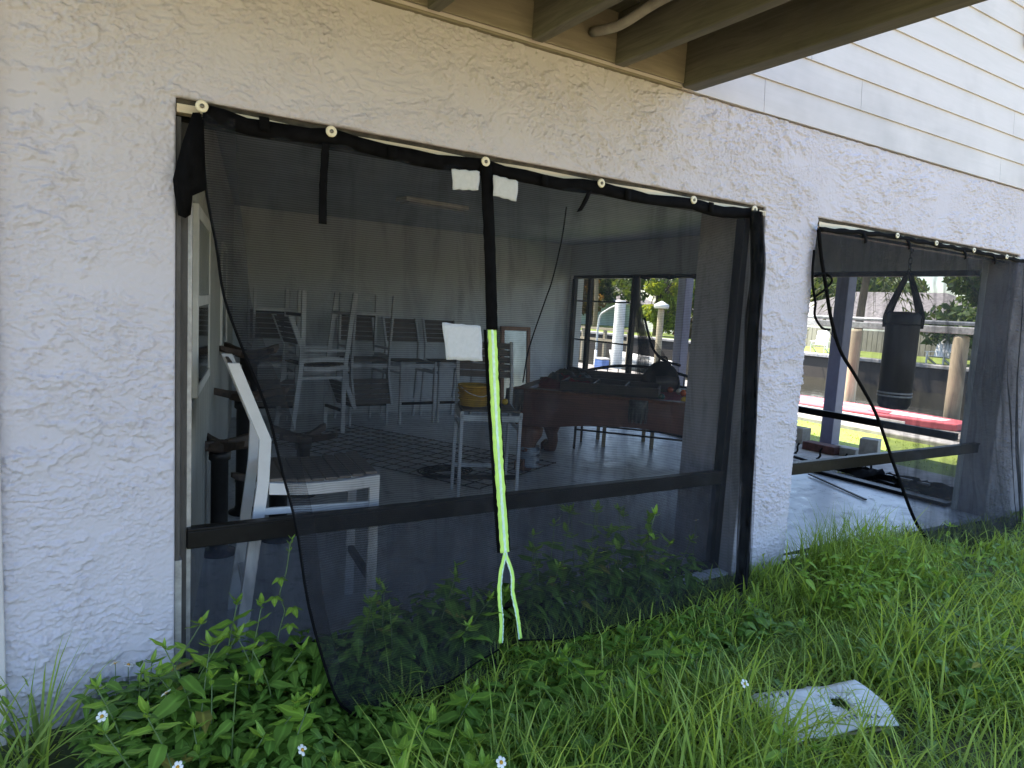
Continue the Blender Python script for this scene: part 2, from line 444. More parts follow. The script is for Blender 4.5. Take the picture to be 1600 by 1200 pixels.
# ================================================================== GROUND, WATER, TERRAIN
GZ = -0.08
XF = 6.5           # inner face of the wall on the canal side
def sheet(name, pts, z, m):
    b = MB(); b.add([(x, y, z) for x, y in pts], [tuple(range(len(pts)))])
    return struct(b.build(name, m))
def gz(x, y):
    return GZ + .02 * math.sin(x * 1.7 + y) + .015 * math.sin(x * .9 - y * 2.1) + .075 * max(0, min(1, (y + .55) / .5))
rows = [[(x, y, gz(x, y)) for x in np.linspace(-8, 7.6, 60)] for y in np.linspace(-8, .1, 40)]
b = MB(); b.grid(rows); struct(b.build('ground', M['soil']))
b = MB()
b.add([(-300, -300, GZ - .08), (10.2, -300, GZ - .08), (10.2, 300, GZ - .08), (-300, 300, GZ - .08)], [(0, 1, 2, 3)])
struct(b.build('yard', M['lawn']))
sheet('bounce_ground', [(-30, -14), (30, -14), (30, -3.9), (-30, -3.9)], GZ + .06, M['bouncesand'])  # added behind the camera, unseen, to bounce warm light onto the wall
b = MB(); b.box((-1.0, .02, -.3), (XF + .3, 6.6, 0)); struct(b.build('floor', M['floor']))
b = MB(); b.box((XF + .3, -.3, -.3), (8.05, 9, -.02)); struct(b.build('porch_slab', M['concrete'], bevel=.01))
sheet('canal_lawn', [(8.05, -3), (10.1, -3), (10.1, 20), (8.05, 20)], -.05, M['lawn'])
sheet('water', [(10.0, -250), (30.5, -250), (30.5, 250), (10.0, 250)], -1.0, M['water'])
b = MB(); b.box((10.1, -40, -1.4), (10.45, 60, .02)); struct(b.build('seawall', M['concrete'], bevel=.02))
b = MB(); b.box((30, -60, -1.4), (30.6, 160, .0)); struct(b.build('far_seawall', M['darkwood'], bevel=.02))  # dark colour puts the shade on this face, besides its stains
b = MB(); b.box((29.9, -60, .002), (31.0, 160, .14)); struct(b.build('far_seawall_cap', M['concrete'], bevel=.02))
sheet('far_lawn', [(30.6, -250), (400, -250), (400, 400), (30.6, 400)], .05, M['lawn'])

# ================================================================== HOUSE
HT = 2.205         # top of the openings
WT = 2.705         # top of the stucco
house = thing('house', 'grey stucco house with two netted openings and lap siding above', 'house')
b = MB()
b.prism([(-2.5, -.35), (.27, -.35), (.27, HT), (3.36, HT), (3.36, -.35), (3.85, -.35), (3.85, HT), (6.502, HT), (6.502, -.35), (8.2, -.35), (8.2, WT), (-2.5, WT)], 0, .22, 1)
b.box((3.3605, .2202, -.35), (3.8495, .5, 2.559))
b.build('stucco_wall', M['stucco'], house, bevel=.006)
# ---- trowelled stucco coat: real relief, each ridge a sharp lower lip that fades upward
def vnoise(x, y, seed):
    q = np.random.default_rng(seed); T = q.random((256, 256)) * 2 * np.pi
    gx, gy = np.cos(T), np.sin(T); xi, yi = np.floor(x).astype(int), np.floor(y).astype(int); fx, fy = x - xi, y - yi
    u, v = fx * fx * fx * (fx * (fx * 6 - 15) + 10), fy * fy * fy * (fy * (fy * 6 - 15) + 10)
    def g(i, j):
        a, b_ = (xi + i) & 255, (yi + j) & 255
        return gx[a, b_] * (fx - i) + gy[a, b_] * (fy - j)
    return (g(0, 0) * (1 - u) + g(1, 0) * u) * (1 - v) + (g(0, 1) * (1 - u) + g(1, 1) * u) * v
def fbm(x, y, seed, oc=4, ga=.55):
    o = 0; a = 1
    for k in range(oc): o = o + a * vnoise(x * 2 ** k + 17.3 * k, y * 2 ** k + 9.1 * k, seed + k); a *= ga
    return o
def sstep(a, b_, x): t = np.clip((x - a) / (b_ - a), 0, 1); return t * t * (3 - 2 * t)
def relief(X, Z):
    wx, wz = X + .16 * fbm(X * 1.3, Z * 1.3, 50, 2), Z + .10 * fbm(X * 1.1 + 7, Z * 1.6, 60, 2)
    def ridge(freq, warp, nx, nz, seed, sharp):
        u = wz * freq + warp * fbm(wx * nx, wz * nz, seed, 5, .6)
        f = u - np.floor(u); top = 1 - f
        return np.where(f < sharp, f / sharp * (1 - sharp), top) ** 1.9
    m1 = sstep(-.28, .12, fbm(X * 1.7, Z * 2.6, 70, 3)); m2 = sstep(-.30, .08, fbm(X * 2.6 + 3, Z * 3.6, 80, 3)); m3 = sstep(-.25, .12, fbm(X * 2.2 + 9, Z * 2.2, 90, 3))
    h = 1.0 * m1 * ridge(7.5, 3.0, 2.8, 5.5, 100, .045) + .75 * m2 * ridge(15, 4.2, 5.0, 9.0, 110, .09)
    n = fbm(wx * 9, wz * 13, 120, 4, .6); h += .65 * m3 * sstep(.10, .15, n) + .45 * m3 * sstep(.28, .33, n)
    n = fbm(wx * 20, wz * 26, 130, 3, .6); h += .35 * m2 * sstep(.18, .26, n)
    return h + .22 * fbm(X * 60, Z * 60, 140, 3, .7) + .25 * fbm(X * 3, Z * 3, 150, 2)
def segs(br, step):
    o = [br[0]]
    for a, b_ in zip(br, br[1:]):
        n = max(1, int(round((b_ - a) / step))); o += list(np.linspace(a, b_, n + 1)[1:])
    return np.array(o)
gx_ = np.concatenate([segs([-.243, .27, 3.36, 3.85], .0044), segs([3.85, 6.502, 6.9], .0075)[1:]]); gz_ = segs([-.13, HT, WT - .004], .0042)
XX, ZZ = np.meshgrid(gx_, gz_); HH = np.clip(.0016 + .0088 * relief(XX, ZZ), .0012, .0230)
xm, zm = (gx_[:-1] + gx_[1:]) / 2, (gz_[:-1] + gz_[1:]) / 2
XM, ZM = np.meshgrid(xm, zm)
keep = ~((ZM < HT) & (((XM > .27) & (XM < 3.36)) | ((XM > 3.85) & (XM < 6.502))))
eps = 1e-6
edge = (ZZ <= HT + eps) & ((np.abs(XX - .27) < eps) | (np.abs(XX - 3.36) < eps) | (np.abs(XX - 3.85) < eps) | (np.abs(XX - 6.502) < eps)) | (np.abs(ZZ - HT) < eps) & (((XX > .27) & (XX < 3.36)) | ((XX > 3.85) & (XX < 6.502)))
HH = np.where(edge, -.002, HH)
nx_ = len(gx_); idx = np.arange(nx_ * len(gz_)).reshape(len(gz_), nx_)
Q = np.stack([idx[:-1, :-1][keep], idx[:-1, 1:][keep], idx[1:, 1:][keep], idx[1:, :-1][keep]], 1)
used = np.unique(Q); remap = np.zeros(idx.size, int); remap[used] = np.arange(len(used)); Q = remap[Q]
co = np.stack([XX.ravel()[used], -HH.ravel()[used], ZZ.ravel()[used]], 1)
me = bpy.data.meshes.new('stucco_coat'); me.vertices.add(len(co)); me.vertices.foreach_set('co', co.ravel().astype(np.float32))
me.loops.add(Q.size); me.loops.foreach_set('vertex_index', Q.ravel().astype(np.int32)); me.polygons.add(len(Q))
me.polygons.foreach_set('loop_start', np.arange(0, Q.size, 4, dtype=np.int32)); me.polygons.foreach_set('use_smooth', np.ones(len(Q), bool))
me.update(calc_edges=True); me.materials.append(M['stucco_coat']); link('stucco_coat', me, house)
# corner strip at the left end, proud of the wall
MB().box((-.30, -.03, -.35), (-.243, -.0005, 3.0)).build('corner_strip', M['siding'], house, bevel=.004)
# canal side wall with two openings, angled partition, back wall, ceiling
b = MB()
b.box((XF, .2205, -.3), (XF + .25, .27, 2.56)); b.box((XF, 2.42, -.3), (XF + .25, 3.30, 2.56)); b.box((XF, 6.16, -.3), (XF + .25, 6.5, 2.56))
b.box((XF, .27, 2.09), (XF + .25, 2.42, 2.56)); b.box((XF, 3.30, 2.09), (XF + .25, 6.16, 2.56))
b.build('window_wall', M['stucco_in'], house, bevel=.005)
MB().box((-.9, 6.2, -.1), (XF - .002, 6.4, 2.56)).build('back_wall', M['stucco_in'], house)
MB().box((-.9, .225, 2.56), (XF + .25, 6.5, 2.62)).build('ceiling', M['ceiling'], house)
# second storey: walls and roof (cast the shade in front)
b = MB()
b.box((-2.5, .02, WT), (7.0, .2, 5.6)); b.box((-2.5, 6.5, -.3), (7.0, 6.7, 5.6)); b.box((-2.7, .02, -.3), (-2.5, 6.7, 5.6)); b.box((6.8, .2, 2.62), (7.0, 6.5, 5.6))
b.build('upper_wall', M['siding'], house)
b = MB(); b.add([(-3, -.6, 5.6), (7.1, -.6, 5.6), (7.1, 7.2, 5.6), (-3, 7.2, 5.6), (2.2, 3.3, 7.4)], [(3, 2, 1, 0), (0, 1, 4), (1, 2, 4), (2, 3, 4), (3, 0, 4)])
b.build('roof', M['roof'], house)
MB().box((7.02, -.3, 2.75), (8.36, 7.2, 2.95)).build('balcony', M['deckwood'], house)
# lap siding boards: each row butted from two or three boards
sr = random.Random(3)
for i in range(15):
    z0 = WT + .003 + i * .1825
    cuts = sorted([2.2 + sr.random() * 5.2, ]) if i % 2 else [3.0 + sr.random() * 1.0, 5.2 + sr.random() * 1.4]
    xs = [-2.5] + cuts + [7.05]
    for x0, x1 in zip(xs, xs[1:]):
        b = MB(); b.prism([(-.024, z0), (-.024, z0 + .004), (-.012, z0 + .196), (.0, z0 + .196), (.0, z0)], x0 + .0012, x1 - .0012, 0)
        b.build('siding_board', M['siding'], house, bevel=.0015)
# window trim at the upper right, its opening further right
w = MB().box((6.06, -.055, 3.72), (6.17, -.0325, 5.2)).box((6.17, -.055, 3.72), (7.05, -.0325, 3.82)).build('upper_window', M['whitepaint'], house, bevel=.004)
MB().box((6.17, -.036, 3.82), (7.0, -.033, 5.1)).build('pane', M['darkglass'], w)
# angled partition with vertical grooved panelling and two windows
PA = Vector((.325, .22, 0)); PD = Vector((.198, 1, 0)).normalized(); PN = Vector((PD.y, -PD.x, 0))
pw = bpy.data.objects.new('panelled_wall', None)
mb = MB()
Ln = 6.1; nb = 34
M['panel'] = wood('panel_paint', (.46, .46, .43), (.36, .36, .34), .55, 2, .2)
WIN = [(.50, 1.42, 1.045, 1.93), (2.98, 3.92, 1.045, 1.93)]
def onpan(s, o, z): return PA + PD * s + PN * o + Vector((0, 0, z))
def panbox(mb, s0, s1, o0, o1, z0, z1):
    vs = [onpan(s, o, z) for z in (z0, z1) for s, o in ((s0, o0), (s1, o0), (s1, o1), (s0, o1))]
    mb.add(vs, [(0, 3, 2, 1), (4, 5, 6, 7), (0, 1, 5, 4), (1, 2, 6, 5), (2, 3, 7, 6), (3, 0, 4, 7)]); return mb
panbox(mb, 0, Ln, -.12, -.014, 0, 2.56)
pwall = mb.build('panelled_wall', M['panel'], house)
for k in range(nb):
    s0, s1 = Ln * k / nb + .006, Ln * (k + 1) / nb - .006
    segs = [(0.001, 2.559)]
    for a, c, z0, z1 in WIN:
        if s1 > a and s0 < c: segs = [(0.001, z0), (z1, 2.559)]
    for z0, z1 in segs: panbox(MB(), s0, s1, -.013, 0, z0, z1).build('wall_board', M['panel'], pwall)
for a, c, z0, z1 in WIN:
    mb = MB()
    zc = (z0 + z1) / 2 - .02
    for s0, s1, y0, y1 in ((a, a + .06, z0, z1), (c - .06, c, z0, z1), (a + .06, c - .06, z1 - .06, z1), (a + .06, c - .06, z0, z0 + .05), (a + .06, c - .06, zc, zc + .05)):
        panbox(mb, s0, s1, -.013, .012, y0, y1)
    wf = mb.build('window', M['whitepaint'], pwall, bevel=.003)
    panbox(MB(), a + .06, c - .06, -.0125, .008, z0 + .05, zc).build('pane', M['darkglass'], wf)
    panbox(MB(), a + .06, c - .06, -.0125, .008, zc + .05, z1 - .06).build('pane', M['glassy'], wf)

# ---- cream nailing strip and dark gap over each opening
for x0, x1 in ((.272, 3.358), (3.852, 6.498)):
    n = 40
    poly = []
    rows = []
    for off, z in ((-.008, HT - .024), (-.008, HT - .052), (.05, HT - .052), (.05, HT - .024)):
        rows.append([(x0 + (x1 - x0) * k / n, off + .003 * math.sin(k * 1.3), z + .003 * math.sin(k * .7 + x0)) for k in range(n + 1)])
    rows.append(rows[0]); MB().grid(rows, False).build('nailing_strip', M['cream'], house)
    MB().box((x0, .014, HT - .022), (x1, .2, HT - .001)).build('caulk_gap', M['caulk'], house)

# ================================================================== SCREEN FRAMES
def screen_frame(x0, x1, label, lower_screen):
    t = thing('screen_frame', label, 'screen frame')
    y0, y1 = .10, .165
    MB().box((x0, y0, 0), (x0 + .05, y1, HT - .06)).build('jamb', M['peeling'], t, bevel=.003)
    MB().box((x0 + .0502, y0 + .01, .04), (x0 + .066, y1 - .02, HT - .1)).build('screen_bead', M['greyedge'], t)
    if lower_screen: MB().box((x1 - .05, y0, 0), (x1, y1, HT - .06)).build('jamb', M['blackframe'], t, bevel=.003)
    MB().box((x0, y0, HT - .06), (x1, y1, HT - .014)).build('head', M['blackframe'], t, bevel=.003)
    r = MB().box((x0 + .05, y0 - .012, .545), (x1 - .05, y1 - .01, .615)).build('rail', M['blackframe'], t, bevel=.004)
    MB().box((x0 + .05, y0 - .02, .6155), (x1 - .05, y0 + .028, .628)).build('rail_lip', M['blackframe'], r, bevel=.003)
    if lower_screen: MB().box((x0 + .05, y0, 0.002), (x1 - .05, y1, .03)).build('sill', M['blackframe'], t, bevel=.003)
    if lower_screen:
        MB().box((x0 + .05, .130, .045), (x1 - .05, .1315, .545)).build('screen', M['screen'], t)
    return t
screen_frame(.272, 3.36, 'black screen frame with peeling jamb in the wide left opening', True)
screen_frame(3.85, 6.498, 'black screen frame with slanting rail in the right opening', False)
# grey bare metal strip low on the left jamb
MB().box((.2725, .02, -.2), (.297, .098, .53)).build('jamb_strip', M['greyedge'], house, bevel=.002)
MB().box((.2725, .02, .53), (.29, .098, HT - .06)).build('jamb_strip', M['peeling'], house, bevel=.002)

def far_frame(y0, y1, posts, label):
    t = thing('screen_frame', label, 'screen frame')
    x0, x1 = XF + .02, XF + .08
    for y in ([y0, y1] + posts if posts else [y1]):
        MB().box((x0, y - .035, 0), (x1, y + .035, 2.04)).build('jamb', M['blackframe'], t, bevel=.003)
    MB().box((x0 - .01, y0, 2.04), (x1, y1, 2.088)).build('head', M['blackframe'], t, bevel=.003)
    MB().box((x0 - .015, y0, .60), (x1 - .02, y1, .665)).build('rail', M['blackframe'], t, bevel=.003)
    MB().box((x0 - .03, y0, .001), (x1 + .03, y1, .035)).build('track', M['blackframe'], t, bevel=.003)
    return t
far_frame(3.34, 6.12, [4.72, 5.72], 'black screen frame behind the pool table, facing the canal')
far_frame(.31, 2.38, [], 'black screen frame behind the punching bag, facing the canal')
# thin horizontal bars across the left bay of the far frame
t = thing('railing_bars', 'two thin dark bars across the left bay of the canal window', 'railing')
for z in (1.10, 1.70):
    MB().tube([(XF + .1, 4.72, z), (XF + .1, 6.1, z)], .012, 6).build('bar', M['blackframe'], t)

# ================================================================== DECK OVERHEAD
deck = thing('wooden_deck', 'weathered wooden deck overhead, seen from below with its joists', 'deck')
DZ = 2.712
def joist(x, w):
    b = MB(); b.box((x - w / 2, -3.1, DZ), (x + w / 2, -.047, DZ + .235)); b.build('joist', M['deckwood'], deck, bevel=.006)
for x in (-.72, -.24, .24, .72, 1.20, 1.70, 2.17): joist(x, .058)
MB().box((2.60, -3.1, DZ - .005), (2.70, -.033, DZ + .32)).build('rim_beam', M['deckwood'], deck, bevel=.006)
MB().box((-1.2, -.046, DZ + .012), (2.598, -.0325, DZ + .26)).build('ledger', M['deckledger'], deck, bevel=.004)
MB().box((-1.2, -.03, DZ - .012), (2.60, -.0015, DZ + .0)).build('ledger_strip', M['deckledger'], deck, bevel=.003)
for k in range(22):
    y1 = -.05 - k * .141
    MB().box((-1.2, y1 - .135, DZ + .2355), (2.599, y1, DZ + .265)).build('deck_board', M['deckwood'], deck, bevel=.004)
# pale conduit hung between two joists
pts = smooth_poly([(1.99, -.06, 2.82), (2.0, -.25, 2.80), (2.02, -.5, 2.835), (2.02, -.9, 2.82), (2.02, -1.6, 2.83)], 24)
tag(MB().tube(pts, .022, 10).build('conduit', M['concrete']), 'pale lumpy conduit hanging between two joists of the deck', 'pipe')

# ================================================================== NETTING CURTAINS
def vmix(a, b, t): return Vector(a).lerp(Vector(b), t)
def coons(L, T, Rr, B, nu, nv, ripple):
    """rows from top to bottom; L,R top->bottom, T,B left->right"""
    rows = []
    for j in range(nv + 1):
        v = j / nv; row = []
        lp, rp = polyat(L, v), polyat(Rr, v)
        for i in range(nu + 1):
            u = i / nu
            tp, bp = polyat(T, u), polyat(B, u)
            tl, tr, bl, br = Vector(L[0]), Vector(Rr[0]), Vector(L[-1]), Vector(Rr[-1])
            p = tp * (1 - v) + bp * v + lp * (1 - u) + rp * u - (tl * (1 - u) * (1 - v) + tr * u * (1 - v) + bl * (1 - u) * v + br * u * v)
            e = math.sin(math.pi * min(1, max(0, u))) ** .4 * math.sin(math.pi * min(1, max(0, v))) ** .3 if 0 < u < 1 and 0 < v < 1 else 0
            p = p + Vector((0, ripple(u, v) * e, 0))
            row.append(tuple(p))
        rows.append(row)
    return rows
def ribbon(pts, w, across, n=30, wob=0, seed=0):
    P = smooth_poly(pts, n); a = Vector(across).normalized(); rows = []
    q = random.Random(seed)
    for i, p in enumerate(P):
        k = w * (1 + (q.random() - .5) * wob)
        off = a * ((q.random() - .5) * w * wob * .5)
        rows.append([tuple(p + off - a * k / 2), tuple(p + off + Vector((0, -.002, 0))), tuple(p + off + a * k / 2)])
    return MB().grid(rows)
def noise_r(seed):
    q = random.Random(seed); ws = [(q.uniform(2, 16), q.uniform(1, 7), q.uniform(0, 6.3), q.uniform(.3, 1)) for _ in range(9)]
    return lambda u, v: sum(a * math.sin(fx * u * 3 + fy * v * 3 + ph) for fx, fy, ph, a in ws) / 9

LEFT = [(0.34, -0.05, 2.15), (0.361, -0.06, 1.894), (0.394, -0.07, 1.707), (0.42, -0.08, 1.528), (0.477, -0.1, 1.354), (0.564, -0.13, 1.121), (0.612, -0.17, 0.902), (0.658, -0.22, 0.691), (0.691, -0.3, 0.401), (0.757, -0.4, 0.118), (0.811, -0.43, 0.033), (0.866, -0.45, 0.004)]
ZIP = [(1.47, -0.05, 2.16), (1.499, -0.07, 1.764), (1.517, -0.09, 1.444), (1.542, -0.12, 1.091), (1.56, -0.17, 0.752), (1.566, -0.23, 0.47)]
ZL = [(1.566, -0.23, 0.47), (1.529, -0.26, 0.375), (1.52, -0.28, 0.282), (1.524, -0.3, 0.187), (1.52, -0.31, 0.096)]
ZR = [(1.566, -0.23, 0.47), (1.597, -0.25, 0.375), (1.594, -0.27, 0.294), (1.612, -0.29, 0.195), (1.629, -0.3, 0.089)]
LBOT = [(0.866, -0.45, 0.004), (1.052, -0.43, 0.02), (1.232, -0.4, 0.028), (1.38, -0.36, 0.055), (1.52, -.31, .06)]
RBOT = [(1.629, -0.3, 0.075), (1.884, -0.29, 0.024), (2.091, -0.27, -0.003), (2.354, -0.25, -0.002), (2.821, -0.2, -0.057), (3.309, -0.14, -0.155)]
RIGHT = [(3.234, -0.05, 2.157), (3.284, -0.055, 1.846), (3.287, -0.06, 1.554), (3.306, -0.07, 1.183), (3.325, -0.08, 0.804), (3.331, -0.11, 0.227), (3.309, -0.14, -0.155)]
WASH = [(.345, 2.174), (.796, 2.169), (1.466, 2.161), (2.099, 2.159), (2.716, 2.159), (3.191, 2.167)]
TOP = []
for (xa, za), (xb, zb) in zip(WASH, WASH[1:]):
    for k in range(6):
        t = k / 6; TOP.append((xa + (xb - xa) * t, -.045, za + (zb - za) * t - .018 * math.sin(math.pi * t)))
TOP.append((3.191, -.045, 2.167)); TOP.append((3.234, -.05, 2.157))
iz = 12
cur = thing('netting_curtain', 'black netting curtain with a neon zip over the wide left opening', 'curtain')
SL = ZIP + ZL[1:]; SR = ZIP + ZR[1:]
TL_ = [LEFT[0]] + TOP[1:iz] + [ZIP[0]]; TR_ = [ZIP[0]] + TOP[iz + 1:-1] + [RIGHT[0]]
r1, r2_ = noise_r(5), noise_r(9)
def ripL(u, v):
    k = math.exp(-(u / .16) ** 2)
    return -.036 * (r1(u, v) + .2) - .05 * k * math.sin(v * 9 + u * 26) * math.sin(math.pi * v) - .02 * (1 - v) * math.sin(u * 31) * .5
def ripR(u, v):
    k = math.exp(-((1 - u) / .10) ** 2)
    return -.034 * (r2_(u, v) + .2) - .045 * k * (1 + math.sin(u * 150 + v * 1.5)) * max(0, math.sin(math.pi * v)) ** .5
MB().grid(coons(LEFT, TL_, SL, LBOT, 70, 80, ripL)).build('mesh_panel', M['mesh'], cur)
MB().grid(coons(SR, TR_, RIGHT, RBOT, 110, 80, ripR)).build('mesh_panel', M['mesh'], cur)
# bunched right border: the cloth gathered into tight pleats
RS = smooth_poly(RIGHT, 50)
MB().grid([[(p.x - .085 + .09 * k / 40 + .004 * math.sin(i * .5 + k), p.y - .022 - .020 * math.sin(k * 1.45 + .25 * math.sin(i * .21)) - .012 * math.sin(k * .7 + i * .1), p.z) for k in range(41)] for i, p in enumerate(RS)]).build('gathered_edge', M['mesh'], cur)
# turned-back double layer along the left edge
fr_ = [smooth_poly(LEFT, 60), smooth_poly([(x + .02 + .09 * (1 - i / 14), y - .012 - .01 * math.sin(i * 1.3), z) for i, (x, y, z) in enumerate(LEFT)], 60)]
MB().grid([[tuple(a.lerp(b_, k / 5) + Vector((0, -.006 * math.sin(k * 1.5 + i * .2), 0))) for k in range(6)] for i, (a, b_) in enumerate(zip(*fr_))]).build('turned_edge', M['mesh'], cur)
# folded corner flap at the upper left
fl = [[(.318, -.05, 2.15), (.338, -.07, 2.15), (.352, -.055, 2.12)], [(.285, -.045, 2.04), (.32, -.08, 2.03), (.356, -.06, 2.0)], [(.258, -.04, 1.92), (.305, -.085, 1.91), (.362, -.062, 1.895)],
      [(.262, -.035, 1.88), (.29, -.07, 1.865), (.318, -.055, 1.87)], [(.276, -.03, 1.80), (.296, -.06, 1.79), (.313, -.05, 1.805)]]
MB().grid(fl).build('corner_flap', M['band'], cur, thick=.002)
# hem bands
rows = [[(p[0], p[1] - .006 - .004 * math.sin(i * 1.9), p[2] + .012 + .004 * math.sin(i * 2.3)) for i, p in enumerate(TOP)], [(p[0] + .004, p[1] - .010 - .004 * math.sin(i * 1.1), p[2] - .022) for i, p in enumerate(TOP)],
        [(p[0] + .006, p[1] - .006, p[2] - .046 - .005 * math.sin(i * .8)) for i, p in enumerate(TOP)]]
MB().grid(rows).build('hem_band', M['band'], cur, thick=.003)
MB().tube(smooth_poly(LEFT, 40), .0048, 6).build('hem', M['band'], cur)
MB().tube(smooth_poly([(x + .004 * math.sin(i * 2.1), y - .02, z) for i, (x, y, z) in enumerate(RIGHT)], 50), .010, 6).build('hem', M['band'], cur)
MB().tube(smooth_poly(LBOT, 24), .0035, 6).build('hem', M['band'], cur)
MB().tube(smooth_poly(RBOT, 36), .0035, 6).build('hem', M['band'], cur)
# black webbing down the middle, then the neon zip, parting near the foot
ribbon([(x, y - .016, z) for x, y, z in [(1.468, -.045, 2.165)] + ZIP[1:3]], .056, (1, 0, 0), 24, .06, 1).build('webbing', M['band'], cur, thick=.003)
for sx in (-.028, .026):
    ribbon([(x + sx, y - .004, z) for x, y, z in ZIP[2:]], .016, (1, 0, 0), 24, .1, 2).build('webbing', M['band'], cur)
zp = ribbon([(x, y - .012, z) for x, y, z in [(1.518, -.092, 1.447)] + ZIP[3:]], .046, (1, .05, 0), 60, .16, 3).build('zip', M['zip'], cur, thick=.002)
ribbon([(x, y - .016, z) for x, y, z in [(1.518, -.092, 1.445)] + ZIP[3:]], .013, (1, .05, 0), 120, .35, 4).build('zip_teeth', M['zipteeth'], zp)
for Z, sd_ in ((ZL, 5), (ZR, 6)):
    s_ = ribbon([(x, y - .012, z) for x, y, z in Z], .019, (1, .05, 0), 30, .2, sd_).build('zip', M['zip'], cur, thick=.002)
    dx = .008 if Z is ZL else -.008
    ribbon([(x + dx, y - .015, z) for x, y, z in Z], .006, (1, .05, 0), 60, .8, sd_).build('zip_teeth', M['zipteeth'], s_)
def patch(q, nm='patch', m='patch', off=-.022):
    rows = []
    for j in range(9):
        a, c = vmix(q[0], q[3], j / 8), vmix(q[1], q[2], j / 8)
        rows.append([tuple(a.lerp(c, i / 8) + Vector((0, off + .003 * math.sin(i * 1.7 + j), .002 * math.sin(i * 2.1 + j * 1.3)))) for i in range(9)])
    return MB().grid(rows).build(nm, M[m], cur, thick=.0015)
patch([(1.297, -.06, 2.103), (1.430, -.06, 2.113), (1.428, -.06, 2.033), (1.307, -.06, 2.021)])
patch([(1.497, -.06, 2.108), (1.624, -.06, 2.099), (1.62, -.06, 2.010), (1.502, -.06, 2.022)])
patch([(1.262, -.10, 1.468), (1.448, -.10, 1.460), (1.462, -.105, 1.307), (1.288, -.105, 1.314)], off=-.03)
for x, z in ((.55, 2.156), (1.04, 2.137), (1.772, 2.131), (2.265, 2.131), (2.845, 2.143)):
    ribbon([(x, -.063, z + .02), (x + .002, -.066, z), (x + .004, -.063, z - .03)], .036, (1, 0, 0), 4).build('tab', M['band'], cur, thick=.003)
ribbon([(.775, -.066, 2.122), (.771, -.07, 2.05), (.767, -.072, 1.95), (.768, -.076, 1.821)], .030, (1, 0, 0), 16, .1, 8).build('tie', M['band'], cur, thick=.002)
ribbon([(2.03, -.066, 2.112), (2.0, -.075, 2.06), (1.975, -.07, 2.012)], .034, (1, 0, .4), 8, .1, 8).build('tie', M['band'], cur, thick=.002)
for x, y, z in ((1.479, -.34, .04), (1.205, -.4, 0.02), (1.818, -.29, .04), (2.925, -.19, -.06), (3.21, -.16, -.10)):
    ribbon([(x, y, z), (x + .004, y - .02, z - .08), (x + .001, y - .03, z - .17)], .022, (1, 0, 0), 8).build('tie', M['band'], cur, thick=.002)
def washers(parent, pts, r):
    for x, z in pts:
        w_ = MB().lathe([(r * .22, 0), (r, 0), (r, .004), (r * .86, .0075), (r * .5, .0075), (r * .32, .005)], 20, (x, -.060, z), 'y').build('washer', M['washer'], parent)
        w_.rotation_euler = (0, 0, 0)
        MB().lathe([(r * .01, .004), (r * .36, .004), (r * .36, .009), (r * .2, .010)], 8, (x, -.060, z), 'y').build('screw', M['screw'], w_)
washers(cur, WASH, .021)

# second curtain, pulled aside from the lower left
O2L = [(3.793, -0.05, 2.123), (3.845, -0.05, 1.967), (3.912, -0.055, 1.796), (4.002, -0.06, 1.581), (4.115, -0.07, 1.39), (4.305, -0.08, 1.217), (4.557, -0.1, 0.956), (4.799, -0.14, 0.57), (5.079, -0.2, 0.14), (5.33, -0.30, -0.08)]
O2B = [(5.33, -0.30, -0.08), (5.677, -0.34, -0.04), (6.05, -0.34, -0.06), (6.40, -0.28, -0.08), (6.95, -0.12, -0.08)]
O2T = [(3.793, -.05, 2.123), (4.2, -.05, 2.15), (4.616, -.045, 2.165), (5.106, -.045, 2.160), (5.634, -.045, 2.160), (6.144, -.045, 2.155), (6.85, -.045, 2.15)]
O2R = [(6.85, -.045, 2.15), (6.85, -.05, 1.2), (6.88, -.08, .5), (6.95, -.12, -.08)]
r3 = noise_r(21)
cur2 = thing('netting_curtain', 'thin black netting pulled aside over the right opening', 'curtain')
def rip2(u, v):
    return -.02 * r3(u, v) - .012 * math.sin((u * 26 - v * 10)) - .05 * math.exp(-((u - .86) / .1) ** 2) * (1 + math.sin(u * 90)) * .6
MB().grid(coons(O2L, O2T, O2R, O2B, 110, 70, rip2)).build('mesh_panel', M['meshfine'], cur2)
MB().tube(smooth_poly(O2L, 50), .012, 6).build('hem', M['band'], cur2)
rows = [[(p.x, p.y - .004, p.z + .012 + .004 * math.sin(i * 1.7)) for i, p in enumerate([polyat(O2T, k / 60) for k in range(61)])],
        [(p.x, p.y - .006, p.z - .018 + .004 * math.sin(i * 1.1)) for i, p in enumerate([polyat(O2T, k / 60) for k in range(61)])]]
MB().grid(rows).build('hem_band', M['band'], cur2, thick=.002)
MB().tube(smooth_poly(O2B, 30), .006, 6).build('hem', M['band'], cur2)
loop = [(3.800, -.03, 2.0), (3.797, -.035, 1.88), (3.809, -.04, 1.78), (3.838, -.05, 1.68), (3.845, -.05, 1.60), (3.921, -.055, 1.53), (4.0, -.055, 1.52)]
MB().tube(smooth_poly(loop, 24), .008, 6).build('hem', M['band'], cur2)
MB().grid([[lerp(a, c, k / 6) for k in range(7)] for a, c in zip([tuple(p) for p in smooth_poly(loop, 12)], [tuple(p) for p in smooth_poly(O2L[:5], 12)])]).build('loose_fold', M['meshfine'], cur2)
MB().tube(smooth_poly([(3.81, -.05, 1.84), (3.90, -.06, 1.865), (3.965, -.06, 1.825), (3.90, -.06, 1.765), (3.835, -.05, 1.72)], 16), .007, 6).build('hem', M['band'], cur2)
